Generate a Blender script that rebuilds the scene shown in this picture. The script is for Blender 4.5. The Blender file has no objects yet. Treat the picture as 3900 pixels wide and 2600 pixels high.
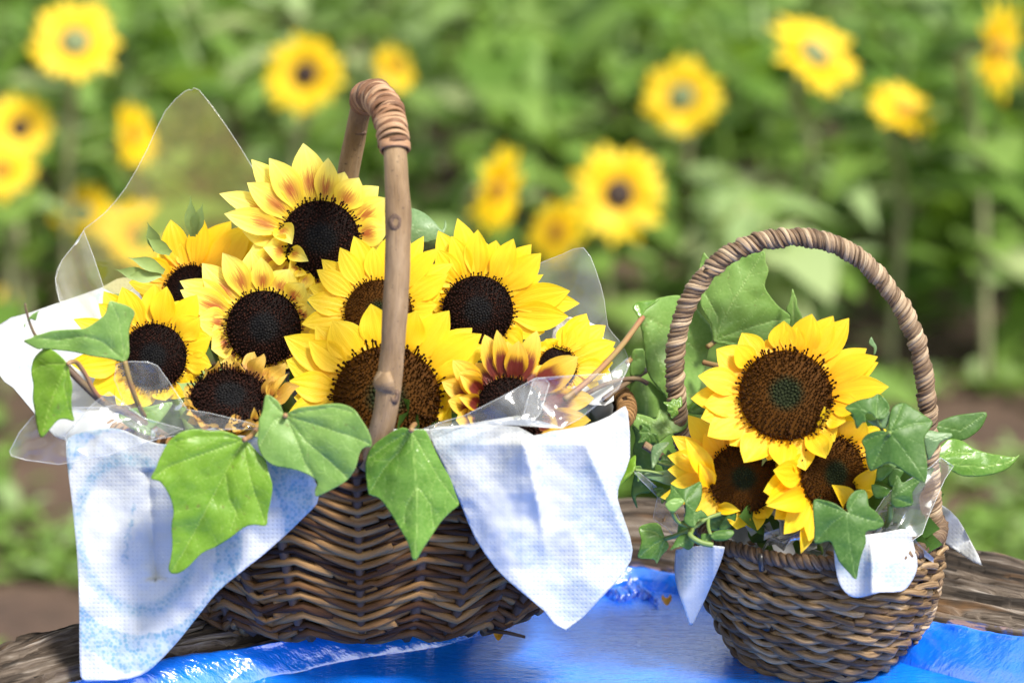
import bpy, math, random
import numpy as np
from mathutils import Vector, Matrix, noise
from mathutils.geometry import delaunay_2d_cdt

R = math.radians
random.seed(7)
sc = bpy.context.scene

# ------------------------------------------------------------------ camera
CAM = Vector((0.0, -2.149, 0.829))
PITCH = R(15)
DIST = 2.29            # metres to the plane of focus
FW = 0.784             # metres across the frame at that distance
cd = bpy.data.cameras.new('camera')
cam = bpy.data.objects.new('camera', cd)
sc.collection.objects.link(cam)
cam.location = CAM
cam.rotation_euler = (R(90) - PITCH, 0, 0)
cd.sensor_width = 36
cd.lens = 36 * DIST / FW
cd.clip_start = 0.05
cd.clip_end = 200
cd.dof.use_dof = True
cd.dof.focus_distance = 2.25
cd.dof.aperture_fstop = 4.1
sc.camera = cam
# ------------------------------------------------------------------ sky, sun, exposure
SUN_EL, SUN_AZ = R(54), R(136)      # azimuth clockwise from +Y
w = bpy.data.worlds.new('World'); sc.world = w; w.use_nodes = True
wn = w.node_tree
sky = wn.nodes.new('ShaderNodeTexSky'); sky.sky_type = 'NISHITA'; sky.sun_disc = False
sky.sun_elevation = SUN_EL; sky.sun_rotation = SUN_AZ
sky.air_density = 1.6; sky.dust_density = 1.5; sky.ozone_density = 1.0
bg = wn.nodes['Background']; bg.inputs['Strength'].default_value = 0.115
bw = wn.nodes.new('ShaderNodeRGBToBW'); wn.links.new(sky.outputs[0], bw.inputs[0])       # thin cloud: the blue washed out
mx = wn.nodes.new('ShaderNodeMix'); mx.data_type = 'RGBA'; mx.inputs[0].default_value = 0.72
wn.links.new(sky.outputs[0], mx.inputs[6]); wn.links.new(bw.outputs[0], mx.inputs[7])
wn.links.new(mx.outputs[2], bg.inputs['Color'])
sl = bpy.data.lights.new('sun', 'SUN'); sl.energy = 2.9; sl.angle = R(12); sl.color = (1, 0.95, 0.86)
so = bpy.data.objects.new('sun', sl); sc.collection.objects.link(so)
sd = Vector((math.sin(SUN_AZ) * math.cos(SUN_EL), math.cos(SUN_AZ) * math.cos(SUN_EL), math.sin(SUN_EL)))
so.rotation_euler = sd.to_track_quat('Z', 'Y').to_euler()
so.location = (2, -2, 4)
sc.view_settings.view_transform = 'Standard'
sc.view_settings.look = 'None'
sc.view_settings.gamma = 1
sc.view_settings.exposure = 1.34
sc.cycles.use_denoising = True
sc.cycles.max_bounces = 12
sc.cycles.transparent_max_bounces = 24
sc.cycles.caustics_reflective = False
sc.cycles.caustics_refractive = False

# ------------------------------------------------------------------ pixel to place
FWD = Vector((0, math.cos(PITCH), -math.sin(PITCH)))
UPV = Vector((0, math.sin(PITCH), math.cos(PITCH)))
K = FW / DIST
def ray(u, v):                      # u,v on the 3900 x 2600 photograph
    return (FWD + Vector((1, 0, 0)) * ((u - 1950) / 3900 * K) + UPV * ((1300 - v) / 3900 * K))
def onY(u, v, Y):
    d = ray(u, v); return CAM + d * ((Y - CAM.y) / d.y)
def onZ(u, v, z):
    d = ray(u, v); return CAM + d * ((z - CAM.z) / d.z)
def onP(u, v, p, n):
    d = ray(u, v); return CAM + d * ((p - CAM).dot(n) / d.dot(n))
S = 3900 / 2352                     # reading pictures were 2352 wide
def dY(x, y, Y): return onY(x * S, y * S, Y)
def crop(ox, oy, pts): return [(ox + a / 2, oy + b / 2) for a, b in pts]
def disp(pts): return [(a * S, b * S) for a, b in pts]
PXM = 4975.0                        # photo pixels in a metre at the plane of focus

# ------------------------------------------------------------------ objects
def setp(o, label=None, cat=None, group=None, kind=None):
    if label: o['label'] = label
    if cat: o['category'] = cat
    if group: o['group'] = group
    if kind: o['kind'] = kind
    return o
def thing(name, loc, label, cat, group=None):
    o = bpy.data.objects.new(name, None); sc.collection.objects.link(o)
    o.location = loc; o.empty_display_size = 0.02
    return setp(o, label, cat, group)
def link(name, me, mat=None, parent=None, mw=None):
    o = bpy.data.objects.new(name, me); sc.collection.objects.link(o)
    if mat is not None and len(me.materials) == 0: me.materials.append(mat)
    if parent is not None:
        o.parent = parent
        if parent.parent is None:
            o.matrix_parent_inverse = Matrix.Translation(-Vector(parent.location))
    if mw is not None: o.matrix_basis = mw
    return o
def mesh(name, V, F, st=None, smooth=True, col=None, extra=None):
    me = bpy.data.meshes.new(name)
    me.from_pydata([tuple(v) for v in V], [], F)
    if st is not None:
        a = me.attributes.new('st', 'FLOAT_VECTOR', 'POINT')
        a.data.foreach_set('vector', np.asarray(st, dtype=np.float32).ravel())
    if extra is not None:
        for k, arr in extra.items():
            a = me.attributes.new(k, 'FLOAT', 'POINT')
            a.data.foreach_set('value', np.asarray(arr, dtype=np.float32))
    if smooth: me.polygons.foreach_set('use_smooth', [True] * len(me.polygons))
    me.update()
    return me

def tube_data(P, rad, sides=8, ridged=0.0, seed=0, cap=True, flat=None):
    P = np.array([tuple(p) for p in P], float); n = len(P)
    rad = np.full(n, rad, float) if np.isscalar(rad) else np.array(rad, float)
    T = np.gradient(P, axis=0); T /= np.linalg.norm(T, axis=1)[:, None] + 1e-12
    up = np.array([0, 0, 1.0]) if abs(T[0][2]) < 0.9 else np.array([0, 1.0, 0])
    N = np.zeros_like(P); v = up - T[0] * up.dot(T[0]); N[0] = v / np.linalg.norm(v)
    for i in range(1, n):
        v = N[i - 1] - T[i] * N[i - 1].dot(T[i]); N[i] = v / (np.linalg.norm(v) + 1e-12)
    B = np.cross(T, N)
    a = np.linspace(0, 2 * math.pi, sides, endpoint=False)
    rr = np.ones(sides)
    if ridged:
        rng = np.random.RandomState(seed); rr = 1 + ridged * (rng.rand(sides) - 0.5) * 2
    ca, sa = np.cos(a) * rr, np.sin(a) * rr
    V = P[:, None, :] + rad[:, None, None] * (ca[None, :, None] * N[:, None, :] + sa[None, :, None] * B[:, None, :])
    V = V.reshape(-1, 3)
    L = np.concatenate([[0], np.cumsum(np.linalg.norm(np.diff(P, axis=0), axis=1))])
    st = np.zeros((n, sides, 3)); st[:, :, 0] = L[:, None]; st[:, :, 1] = (np.arange(sides) / sides)[None, :]
    st[:, :, 2] = (L / max(L[-1], 1e-9))[:, None]
    F = []
    for i in range(n - 1):
        for j in range(sides):
            k = (j + 1) % sides
            F.append((i * sides + j, i * sides + k, (i + 1) * sides + k, (i + 1) * sides + j))
    if cap:
        F.append(tuple(range(sides - 1, -1, -1))); F.append(tuple((n - 1) * sides + j for j in range(sides)))
    return V, F, st.reshape(-1, 3)
def tube(name, P, rad, mat, parent=None, sides=8, **k):
    V, F, st = tube_data(P, rad, sides, **k)
    return link(name, mesh(name, V, F, st), mat, parent)
def spline(pts, n=8, closed=False):
    P = [Vector(p) for p in pts]; m = len(P); out = []
    rng = range(m) if closed else range(m - 1)
    for i in rng:
        if closed: p0, p1, p2, p3 = P[i - 1], P[i], P[(i + 1) % m], P[(i + 2) % m]
        else: p0, p1, p2, p3 = P[max(i - 1, 0)], P[i], P[i + 1], P[min(i + 2, m - 1)]
        for k in range(n):
            t = k / n
            out.append(0.5 * ((2 * p1) + (p2 - p0) * t + (2 * p0 - 5 * p1 + 4 * p2 - p3) * t * t + (3 * p1 - p0 - 3 * p2 + p3) * t ** 3))
    if not closed: out.append(P[-1])
    return out
def segd(px, py, poly):             # distance from many points to a polyline
    best = np.full(px.shape, 1e9)
    for (ax, ay), (bx, by) in zip(poly[:-1], poly[1:]):
        dx, dy = bx - ax, by - ay; L = dx * dx + dy * dy + 1e-9
        t = np.clip(((px - ax) * dx + (py - ay) * dy) / L, 0, 1)
        best = np.minimum(best, np.hypot(px - ax - t * dx, py - ay - t * dy))
    return best
def inside(px, py, poly):
    c = np.zeros(px.shape, bool); n = len(poly); j = n - 1
    for i in range(n):
        xi, yi = poly[i]; xj, yj = poly[j]
        m = ((yi > py) != (yj > py)) & (px < (xj - xi) * (py - yi) / (yj - yi + 1e-12) + xi)
        c ^= m; j = i
    return c
def fill(poly, step, sub=4, jitter=0.25):
    """triangulate a closed outline with inner points; returns u, v, faces"""
    if sub > 1:
        o = spline([(a, b, 0) for a, b in poly], sub, True); poly = [(p.x, p.y) for p in o]
    P = np.array(poly)
    xs = np.arange(P[:, 0].min(), P[:, 0].max(), step); ys = np.arange(P[:, 1].min(), P[:, 1].max(), step)
    gx, gy = np.meshgrid(xs, ys); gx = gx.ravel(); gy = gy.ravel()
    rng = np.random.RandomState(3)
    gx = gx + (rng.rand(len(gx)) - 0.5) * step * jitter; gy = gy + (rng.rand(len(gy)) - 0.5) * step * jitter
    k = inside(gx, gy, poly); gx, gy = gx[k], gy[k]
    k = segd(gx, gy, poly + [poly[0]]) > step * 0.45; gx, gy = gx[k], gy[k]
    vs = [Vector(p) for p in poly] + [Vector((a, b)) for a, b in zip(gx, gy)]
    n = len(poly)
    r = delaunay_2d_cdt(vs, [(i, (i + 1) % n) for i in range(n)], [], 1, 1e-4)
    U = np.array([p.x for p in r[0]]); Vv = np.array([p.y for p in r[0]])
    return U, Vv, [tuple(f) for f in r[2]], poly
def sheet(name, poly, depth, step, mat, parent=None, sub=4, extra=None, solid=0.0, stfn=None):
    U, Vv, F, outline = fill(poly, step, sub)
    Y = depth(U, Vv)
    P = [onY(a, b, y) for a, b, y in zip(U, Vv, Y)]
    st = np.stack([U / PXM, Vv / PXM, np.zeros_like(U)], 1)
    ex = extra(U, Vv, outline) if extra else None
    me = mesh(name, P, F, st, True, None, ex)
    o = link(name, me, mat, parent)
    if mat.name in ('film', 'film_hazy', 'film_crumpled'):
        oy = depth(np.array([p[0] for p in outline]), np.array([p[1] for p in outline]))
        tube('film_edge', [onY(p[0], p[1], y) for p, y in zip(outline + [outline[0]], list(oy) + [oy[0]])], 0.00027, M['film_edge'], o, 5)
    if solid:
        m = o.modifiers.new('thickness', 'SOLIDIFY'); m.thickness = solid; m.offset = 0
    return o
def fbm(u, v, scale, seed=0.0, oct=3):
    return np.array([noise.fractal(Vector((a * scale, b * scale, seed)), 1.0, 2.0, oct) for a, b in zip(u, v)])

# ------------------------------------------------------------------ material kit
class NT:
    def __init__(self, name):
        self.m = bpy.data.materials.new(name); self.m.use_nodes = True
        self.t = self.m.node_tree; self.t.nodes.clear()
        self.out = self.t.nodes.new('ShaderNodeOutputMaterial')
    def put(self, sock, v):
        if isinstance(v, bpy.types.NodeSocket): self.t.links.new(v, sock)
        elif v is not None:
            if isinstance(v, (tuple, list)) and len(v) == 3 and sock.type == 'RGBA': v = (*v, 1)
            sock.default_value = v
    def n(self, typ, out=0, props=None, **ins):
        nd = self.t.nodes.new('ShaderNode' + typ)
        for k, v in (props or {}).items(): setattr(nd, k, v)
        for k, v in ins.items():
            key = k.replace('_', ' ')
            s = None
            for i in nd.inputs:
                if i.name == key: s = i; break
            if s is None: s = nd.inputs[int(k[1:])]
            self.put(s, v)
        return nd.outputs[out]
    def math(self, op, a, b=None, clamp=False):
        nd = self.t.nodes.new('ShaderNodeMath'); nd.operation = op; nd.use_clamp = clamp
        self.put(nd.inputs[0], a)
        if b is not None: self.put(nd.inputs[1], b)
        return nd.outputs[0]
    def mix(self, f, a, b, blend='MIX'):
        nd = self.t.nodes.new('ShaderNodeMix'); nd.data_type = 'RGBA'; nd.blend_type = blend
        self.put(nd.inputs[0], f); self.put(nd.inputs[6], a); self.put(nd.inputs[7], b)
        return nd.outputs[2]
    def ramp(self, f, stops):
        nd = self.t.nodes.new('ShaderNodeValToRGB'); e = nd.color_ramp.elements
        while len(e) < len(stops): e.new(0.5)
        for i, (p, c) in enumerate(stops):
            e[i].position = p; e[i].color = (*c, 1) if len(c) == 3 else c
        self.put(nd.inputs[0], f); return nd.outputs[0]
    def rng(self, f, a, b, c=0.0, d=1.0):
        nd = self.t.nodes.new('ShaderNodeMapRange'); nd.clamp = True
        self.put(nd.inputs[0], f)
        for i, v in enumerate((a, b, c, d)): nd.inputs[i + 1].default_value = v
        return nd.outputs[0]
    def attr(self, name, out=2): return self.n('Attribute', out, {'attribute_name': name})
    def vec(self, name='st'): return self.n('Attribute', 1, {'attribute_name': name})
    def sep(self, v):
        nd = self.t.nodes.new('ShaderNodeSeparateXYZ'); self.put(nd.inputs[0], v); return nd.outputs
    def scale(self, v, s):
        nd = self.t.nodes.new('ShaderNodeVectorMath'); nd.operation = 'MULTIPLY'; self.put(nd.inputs[0], v); nd.inputs[1].default_value = s
        return nd.outputs[0]
    def add(self, v, w_):
        nd = self.t.nodes.new('ShaderNodeVectorMath'); nd.operation = 'ADD'; self.put(nd.inputs[0], v); self.put(nd.inputs[1], w_)
        return nd.outputs[0]
    def noise(self, v, scale, detail=3, rough=0.55, out=0):
        return self.n('TexNoise', out, None, Vector=v, Scale=scale, Detail=detail, Roughness=rough)
    def objpos(self): return self.n('TexCoord', 3)
    def geopos(self): return self.n('NewGeometry', 0)
    def rand(self): return self.n('ObjectInfo', 5)
    def bump(self, h, strength, dist=0.001, normal=None):
        return self.n('Bump', 0, None, Height=h, Strength=strength, Distance=dist, Normal=normal)
    def bsdf(self, **k): return self.n('BsdfPrincipled', 0, None, **k)
    def mixs(self, f, a, b):
        nd = self.t.nodes.new('ShaderNodeMixShader'); self.put(nd.inputs[0], f); self.put(nd.inputs[1], a); self.put(nd.inputs[2], b)
        return nd.outputs[0]
    def done(self, s): self.t.links.new(s, self.out.inputs[0]); return self.m

def petal_mat(name, kind):
    k = NT(name); st = k.vec(); s, t, r = k.sep(st)
    fib = k.noise(k.scale(st, (2.2, 26, 9)), 1.0, 3, 0.6)
    big = k.noise(k.scale(st, (4, 5, 30)), 1.0, 2)
    rnd = k.rand()
    if kind == 'yellow':
        c = k.ramp(s, [(0, (0.86, 0.50, 0.004)), (0.25, (0.90, 0.59, 0.004)), (0.75, (0.92, 0.66, 0.008)), (1, (0.92, 0.69, 0.03))])
        c = k.mix(k.rng(rnd, 0, 1, 0, 0.35), c, (0.93, 0.74, 0.03))
        c = k.mix(k.rng(fib, 0.56, 0.72, 0, 0.25), c, (0.84, 0.52, 0.0))
    elif kind == 'orange':
        c = k.ramp(s, [(0, (0.86, 0.42, 0.002)), (0.3, (0.90, 0.53, 0.004)), (0.8, (0.92, 0.61, 0.006)), (1, (0.92, 0.64, 0.02))])
        c = k.mix(k.rng(rnd, 0, 1, 0, 0.35), c, (0.95, 0.66, 0.01))
        c = k.mix(k.rng(fib, 0.56, 0.72, 0, 0.22), c, (0.80, 0.42, 0.0))
    elif kind == 'pale':
        y = k.ramp(s, [(0, (0.88, 0.62, 0.02)), (0.35, (0.92, 0.72, 0.05)), (0.8, (0.93, 0.79, 0.14)), (1, (0.94, 0.84, 0.22))])
        y = k.mix(k.rng(rnd, 0, 1, 0, 0.3), y, (0.9, 0.72, 0.08))
        f = k.math('ADD', s, k.math('MULTIPLY', k.math('SUBTRACT', fib, 0.5), 0.9))
        zone = k.ramp(f, [(0.12, (0, 0, 0)), (0.24, (1, 1, 1)), (0.46, (0.9, 0.9, 0.9)), (0.60, (0, 0, 0))])
        ed = k.rng(k.math('ABSOLUTE', t), 0.15, 0.8, 1, 0.08)
        zone = k.math('MULTIPLY', k.math('MULTIPLY', zone, ed), k.rng(rnd, 0, 1, 0.85, 1.0))
        c = k.mix(zone, y, k.mix(big, (0.33, 0.04, 0.008), (0.5, 0.12, 0.03)))
    elif kind == 'maroon':
        y = k.ramp(s, [(0, (0.8, 0.45, 0.01)), (0.55, (0.82, 0.48, 0.02)), (1, (0.9, 0.66, 0.1))])
        f = k.math('ADD', s, k.math('MULTIPLY', k.math('SUBTRACT', fib, 0.5), 0.4))
        f = k.math('ADD', f, k.rng(k.math('ABSOLUTE', t), 0.5, 1, 0, 0.3))
        zone = k.ramp(f, [(0.02, (0.3, 0.3, 0.3)), (0.12, (1, 1, 1)), (0.48, (1, 1, 1)), (0.66, (0, 0, 0))])
        c = k.mix(zone, y, k.mix(fib, (0.09, 0.008, 0.006), (0.24, 0.03, 0.012)))
    elif kind == 'withered':
        c = k.ramp(k.math('ADD', s, k.math('MULTIPLY', k.math('SUBTRACT', fib, 0.5), 0.8)),
                   [(0.0, (0.36, 0.13, 0.04)), (0.3, (0.55, 0.26, 0.06)), (0.5, (0.82, 0.54, 0.06)), (1, (0.82, 0.56, 0.12))])
        c = k.mix(k.rng(rnd, 0, 1, 0, 0.4), c, (0.5, 0.24, 0.09))
    ht = k.noise(k.scale(st, (1.5, 16, 5)), 1.0, 3, 0.6)
    gr = k.math('COSINE', k.math('MULTIPLY', t, 13.0))
    bm = k.bump(k.math('ADD', ht, k.math('MULTIPLY', gr, 0.25)), 0.4, 0.0009)
    p = k.bsdf(Base_Color=c, Roughness=0.5, Normal=bm)
    tr = k.n('BsdfTranslucent', 0, None, Color=c, Normal=bm)
    return k.done(k.mixs(0.46, p, tr))
def disc_mat(name, kind):
    k = NT(name); st = k.vec(); r, q, h = k.sep(st)
    if kind == 'dark':
        tip = k.mix(q, (0.008, 0.004, 0.004), (0.04, 0.013, 0.008))
        base = (0.008, 0.004, 0.003)
        cen = k.mix(q, (0.005, 0.005, 0.006), (0.014, 0.013, 0.013))
        f = k.rng(r, 0.32, 0.5)
    else:
        tip = k.mix(q, (0.005, 0.0018, 0.001), (0.036, 0.012, 0.003))
        tip = k.mix(k.rng(r, 0.5, 0.95), k.mix(0.4, tip, (0.08, 0.032, 0.004)), tip)
        base = (0.06, 0.022, 0.002)
        cen = k.mix(q, (0.008, 0.011, 0.004), (0.022, 0.028, 0.010))
        f = k.rng(r, 0.26, 0.46)
    c = k.mix(k.rng(h, 0.25, 0.75), base, tip)
    c = k.mix(f, cen, c)
    return k.done(k.bsdf(Base_Color=c, Roughness=0.65, Specular_IOR_Level=0.06))
def leaf_mat(name, c0, c1, vein, tr=0.28, rough=0.38, spots=0.0):
    k = NT(name); st = k.vec(); v = k.attr('vein')
    m = k.noise(st, 30, 3, 0.5)
    c = k.mix(k.rng(m, 0.25, 0.75), c0, c1)
    fine = k.noise(st, 420, 2, 0.5)
    c = k.mix(k.rng(fine, 0.3, 0.75, 0.0, 0.28), c, vein)
    if spots:
        sp = k.noise(st, 130, 2, 0.4)
        c = k.mix(k.rng(sp, 0.68, 0.72, 0, spots), c, (0.14, 0.09, 0.03))
    c = k.mix(k.math('MULTIPLY', v, 0.7), c, vein)
    h = k.math('ADD', k.math('MULTIPLY', v, -0.8), k.math('MULTIPLY', fine, 0.25))
    h = k.math('ADD', h, k.math('MULTIPLY', m, 0.8))
    bm = k.bump(h, 0.5, 0.0008)
    p = k.bsdf(Base_Color=c, Roughness=rough, Specular_IOR_Level=0.3, Normal=bm)
    t = k.n('BsdfTranslucent', 0, None, Color=k.mix(0.35, c, (0.28, 0.42, 0.02)), Normal=bm)
    return k.done(k.mixs(tr, p, t))
def plain(name, c, rough=0.6, var=0.3, scale=80, stretch=None, bump=0.3, c2=None, spec=0.4, tr=0.0):
    k = NT(name); st = k.vec() if stretch else k.objpos()
    if stretch: st = k.scale(st, stretch)
    m = k.noise(st, scale, 4, 0.6)
    d = c2 or tuple(x * (1 - var) for x in c)
    col = k.mix(k.rng(m, 0.3, 0.7), c, d)
    bm = k.bump(m, bump, 0.001)
    p = k.bsdf(Base_Color=col, Roughness=rough, Specular_IOR_Level=spec, Normal=bm)
    if tr: p = k.mixs(tr, p, k.n('BsdfTranslucent', 0, None, Color=col))
    return k.done(p)
def rod_mat(name, stops, fib=(30, 8, 1), rough=0.65, bump=0.6, spec=0.35, wr=0.6, wf=0.4):
    """peeled rods, bark and seagrass: one tone for each piece, fibres along it"""
    k = NT(name); st = k.vec(); r = k.rand()
    f = k.noise(k.scale(st, fib), 1.0, 4, 0.65)
    lo = k.noise(k.scale(st, (9, 0.3, 0)), 1.0, 2, 0.5)
    t = k.math('ADD', k.math('MULTIPLY', r, wr), k.math('MULTIPLY', f, wf))
    t = k.math('ADD', t, k.math('MULTIPLY', lo, 0.3))
    c = k.ramp(k.math('SUBTRACT', t, 0.1), stops)
    bm = k.bump(f, bump, 0.0012)
    return k.done(k.bsdf(Base_Color=c, Roughness=rough, Specular_IOR_Level=spec, Normal=bm))

M = {}
for kd in ('yellow', 'orange', 'pale', 'maroon', 'withered'): M['petal_' + kd] = petal_mat('petal_' + kd, kd)
M['disc_dark'] = disc_mat('disc_dark', 'dark'); M['disc_brown'] = disc_mat('disc_brown', 'brown')
M['ivy_light'] = leaf_mat('ivy_light', (0.1014, 0.234, 0.0117), (0.156, 0.2964, 0.0156), (0.2808, 0.4056, 0.078), spots=0.5)
M['ivy_mid'] = leaf_mat('ivy_mid', (0.117, 0.2418, 0.039), (0.1794, 0.312, 0.0702), (0.2964, 0.4212, 0.1326), rough=0.42, spots=0.4)
M['ivy_glossy'] = leaf_mat('ivy_glossy', (0.0624, 0.1638, 0.014), (0.1014, 0.2262, 0.0273), (0.2652, 0.39, 0.0936), rough=0.28, tr=0.2)
M['ivy_dark'] = leaf_mat('ivy_dark', (0.0297, 0.0924, 0.0092), (0.0528, 0.1287, 0.0185), (0.1452, 0.2376, 0.066), rough=0.46, tr=0.16)
M['ivy_grey'] = leaf_mat('ivy_grey', (0.078, 0.156, 0.0585), (0.1248, 0.2184, 0.0858), (0.312, 0.4056, 0.2184), rough=0.4, tr=0.2)
M['sepal'] = plain('sepal', (0.24, 0.34, 0.10), 0.55, 0.35, 50, tr=0.2)
M['stem'] = plain('stem', (0.16, 0.26, 0.05), 0.55, 0.35, 60)
M['petiole'] = plain('petiole', (0.27, 0.12, 0.06), 0.5, 0.4, 60, c2=(0.20, 0.16, 0.05))
M['vine'] = plain('vine', (0.15, 0.11, 0.05), 0.55, 0.4, 60, c2=(0.09, 0.045, 0.04))
M['vine_green'] = plain('vine_green', (0.15, 0.22, 0.05), 0.5, 0.3, 60)
WIL = [(0.28, (0.018, 0.008, 0.003)), (0.45, (0.052, 0.021, 0.007)), (0.64, (0.12, 0.055, 0.018)), (0.9, (0.30, 0.17, 0.065))]
M['willow'] = rod_mat('willow', WIL, (55, 9, 1), 0.7, 0.8, 0.18)
M['rib'] = rod_mat('rib', [(0.2, (0.025, 0.014, 0.008)), (0.8, (0.075, 0.042, 0.022))], (50, 9, 1))
GRS = [(0.3, (0.022, 0.012, 0.006)), (0.46, (0.085, 0.048, 0.020)), (0.6, (0.19, 0.117, 0.055)), (0.82, (0.42, 0.30, 0.17))]
M['seagrass'] = rod_mat('seagrass', GRS, (55, 9, 1), 0.55, 1.0, 0.3, 0.3, 0.75)
GRH = [(0.3, (0.03, 0.017, 0.01)), (0.46, (0.13, 0.08, 0.045)), (0.6, (0.28, 0.195, 0.12)), (0.82, (0.50, 0.39, 0.26))]
M['seagrass_light'] = rod_mat('seagrass_light', GRH, (55, 9, 1), 0.55, 1.0, 0.3, 0.3, 0.75)
def bark_mat():
    k = NT('bark'); st = k.vec(); p = k.geopos()
    lo = k.noise(k.scale(st, (14, 3, 1)), 1.0, 4, 0.65); f = k.noise(k.scale(st, (60, 40, 1)), 1.0, 4, 0.7); sp = k.noise(p, 420, 2, 0.5)
    c = k.ramp(lo, [(0.28, (0.13, 0.078, 0.038)), (0.48, (0.23, 0.15, 0.08)), (0.62, (0.31, 0.215, 0.125)), (0.8, (0.38, 0.30, 0.20))])
    c = k.mix(k.rng(f, 0.5, 0.7, 0, 0.55), c, (0.17, 0.115, 0.08))
    c = k.mix(k.rng(sp, 0.66, 0.7, 0, 0.7), c, (0.07, 0.045, 0.03))
    bm = k.bump(k.math('ADD', f, k.math('MULTIPLY', lo, 1.5)), 0.7, 0.0012)
    return k.done(k.bsdf(Base_Color=c, Roughness=0.7, Specular_IOR_Level=0.25, Normal=bm))
M['bark'] = bark_mat()
M['binding'] = rod_mat('binding', [(0.2, (0.10, 0.045, 0.022)), (0.5, (0.26, 0.13, 0.065)), (0.85, (0.42, 0.26, 0.15))], (90, 12, 1), 0.5, 0.7)
M['knot'] = plain('knot', (0.16, 0.10, 0.065), 0.8, 0.8, 420, bump=1.0, c2=(0.04, 0.022, 0.014))
M['plastic'] = plain('plastic', (0.012, 0.012, 0.014), 0.3, 0.3, 40, bump=0.05)
M['bits'] = plain('bits', (0.7, 0.35, 0.02), 0.6, 0.5, 300)

def cloth_mat():
    k = NT('cloth'); st = k.vec(); x, y, z = k.sep(st)
    pr = k.attr('print')
    wob = k.n('TexNoise', 1, None, Vector=st, Scale=30.0, Detail=1.0)
    sv = k.add(st, k.scale(wob, (0.0012, 0.0012, 0)))
    lace = k.n('TexVoronoi', 0, None, Vector=sv, Scale=330.0)
    lace = k.rng(lace, 0.3, 0.6, 1.0, 0.5)
    blot = k.rng(k.noise(st, 90, 3, 0.6), 0.3, 0.6, 0.6, 1)
    f = k.math('MULTIPLY', k.math('MULTIPLY', pr, lace), blot)
    white = k.mix(k.rng(k.noise(st, 40, 3), 0.3, 0.7), (0.62, 0.635, 0.635), (0.68, 0.69, 0.685))
    c = k.mix(k.math('MULTIPLY', f, 1.0), white, (0.19, 0.38, 0.50))
    p = 300.0
    gx = k.math('ABSOLUTE', k.math('SUBTRACT', k.math('FRACT', k.math('MULTIPLY', x, p)), 0.5))
    gy = k.math('ABSOLUTE', k.math('SUBTRACT', k.math('FRACT', k.math('MULTIPLY', y, p)), 0.5))
    d = k.math('MAXIMUM', gx, gy)
    hole = k.rng(d, 0.17, 0.26, 1, 0)
    hole = k.math('MULTIPLY', hole, k.rng(k.noise(st, 12, 2), 0.4, 0.62, 0.1, 1.0))
    c = k.mix(k.math('MULTIPLY', hole, 0.20), c, (0.34, 0.35, 0.38))
    fz = k.noise(k.scale(st, (1, 1.6, 1)), 700, 4, 0.75)
    c = k.mix(k.rng(fz, 0.35, 0.7, 0, 0.22), c, (0.45, 0.48, 0.52))
    h = k.math('ADD', k.math('MULTIPLY', hole, -1.0), k.math('MULTIPLY', fz, 0.35))
    h = k.math('ADD', h, k.math('MULTIPLY', k.noise(st, 60, 3), 1.5))
    bm = k.bump(h, 0.4, 0.001)
    s = k.bsdf(Base_Color=c, Roughness=0.9, Specular_IOR_Level=0.15, Normal=bm)
    t = k.n('BsdfTranslucent', 0, None, Color=c, Normal=bm)
    return k.done(k.mixs(0.38, s, t))
M['cloth'] = cloth_mat()
def film_mat(name, milky, tint=(0.97, 0.975, 0.97), wr=0.35, scl=22, dcol=(0.8, 0.82, 0.82)):
    k = NT(name); st = k.vec()
    n1 = k.noise(st, scl, 3, 0.55); n2 = k.n('TexVoronoi', 0, {'feature': 'F1'}, Vector=st, Scale=scl * 0.8)
    bm = k.bump(k.math('ADD', n1, k.math('MULTIPLY', n2, 0.6)), wr, 0.004)
    fr = k.n('Fresnel', 0, None, IOR=1.45)
    fr = k.math('MULTIPLY', fr, 0.8, True)
    gl = k.n('BsdfGlossy', 0, None, Color=(1, 1, 1), Roughness=0.09, Normal=bm)
    tr = k.n('BsdfTransparent', 0, None, Color=tint)
    df = k.n('BsdfDiffuse', 0, None, Color=dcol)
    haze = k.rng(k.noise(st, 45, 5, 0.7), 0.35, 0.75, milky * 0.75, milky * 1.2)  # patchy share of the milky colour laid over the clear film
    drop = k.rng(k.n('TexVoronoi', 0, None, Vector=st, Scale=75.0), 0.0, 0.13, 0.0, 1)
    s = k.mixs(haze, tr, df)
    return k.done(k.mixs(fr, s, gl))
M['film'] = film_mat('film', 0.10, (0.93, 0.93, 0.88), wr=0.15)
M['film_edge'] = film_mat('film_edge_mat', 0.35, wr=0.0)
M['film_hazy'] = film_mat('film_hazy', 0.15, (0.88, 0.85, 0.62), 0.03, 5, (0.50, 0.42, 0.10))  # olive-yellow colour paints in the reflection of the yellow flowers
M['film_crumpled'] = film_mat('film_crumpled', 0.07, (0.975, 0.98, 0.98), 0.14, 12)
M['film_shred'] = film_mat('film_shred', 0.4, (0.95, 0.95, 0.95), 0.4, 60)

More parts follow.
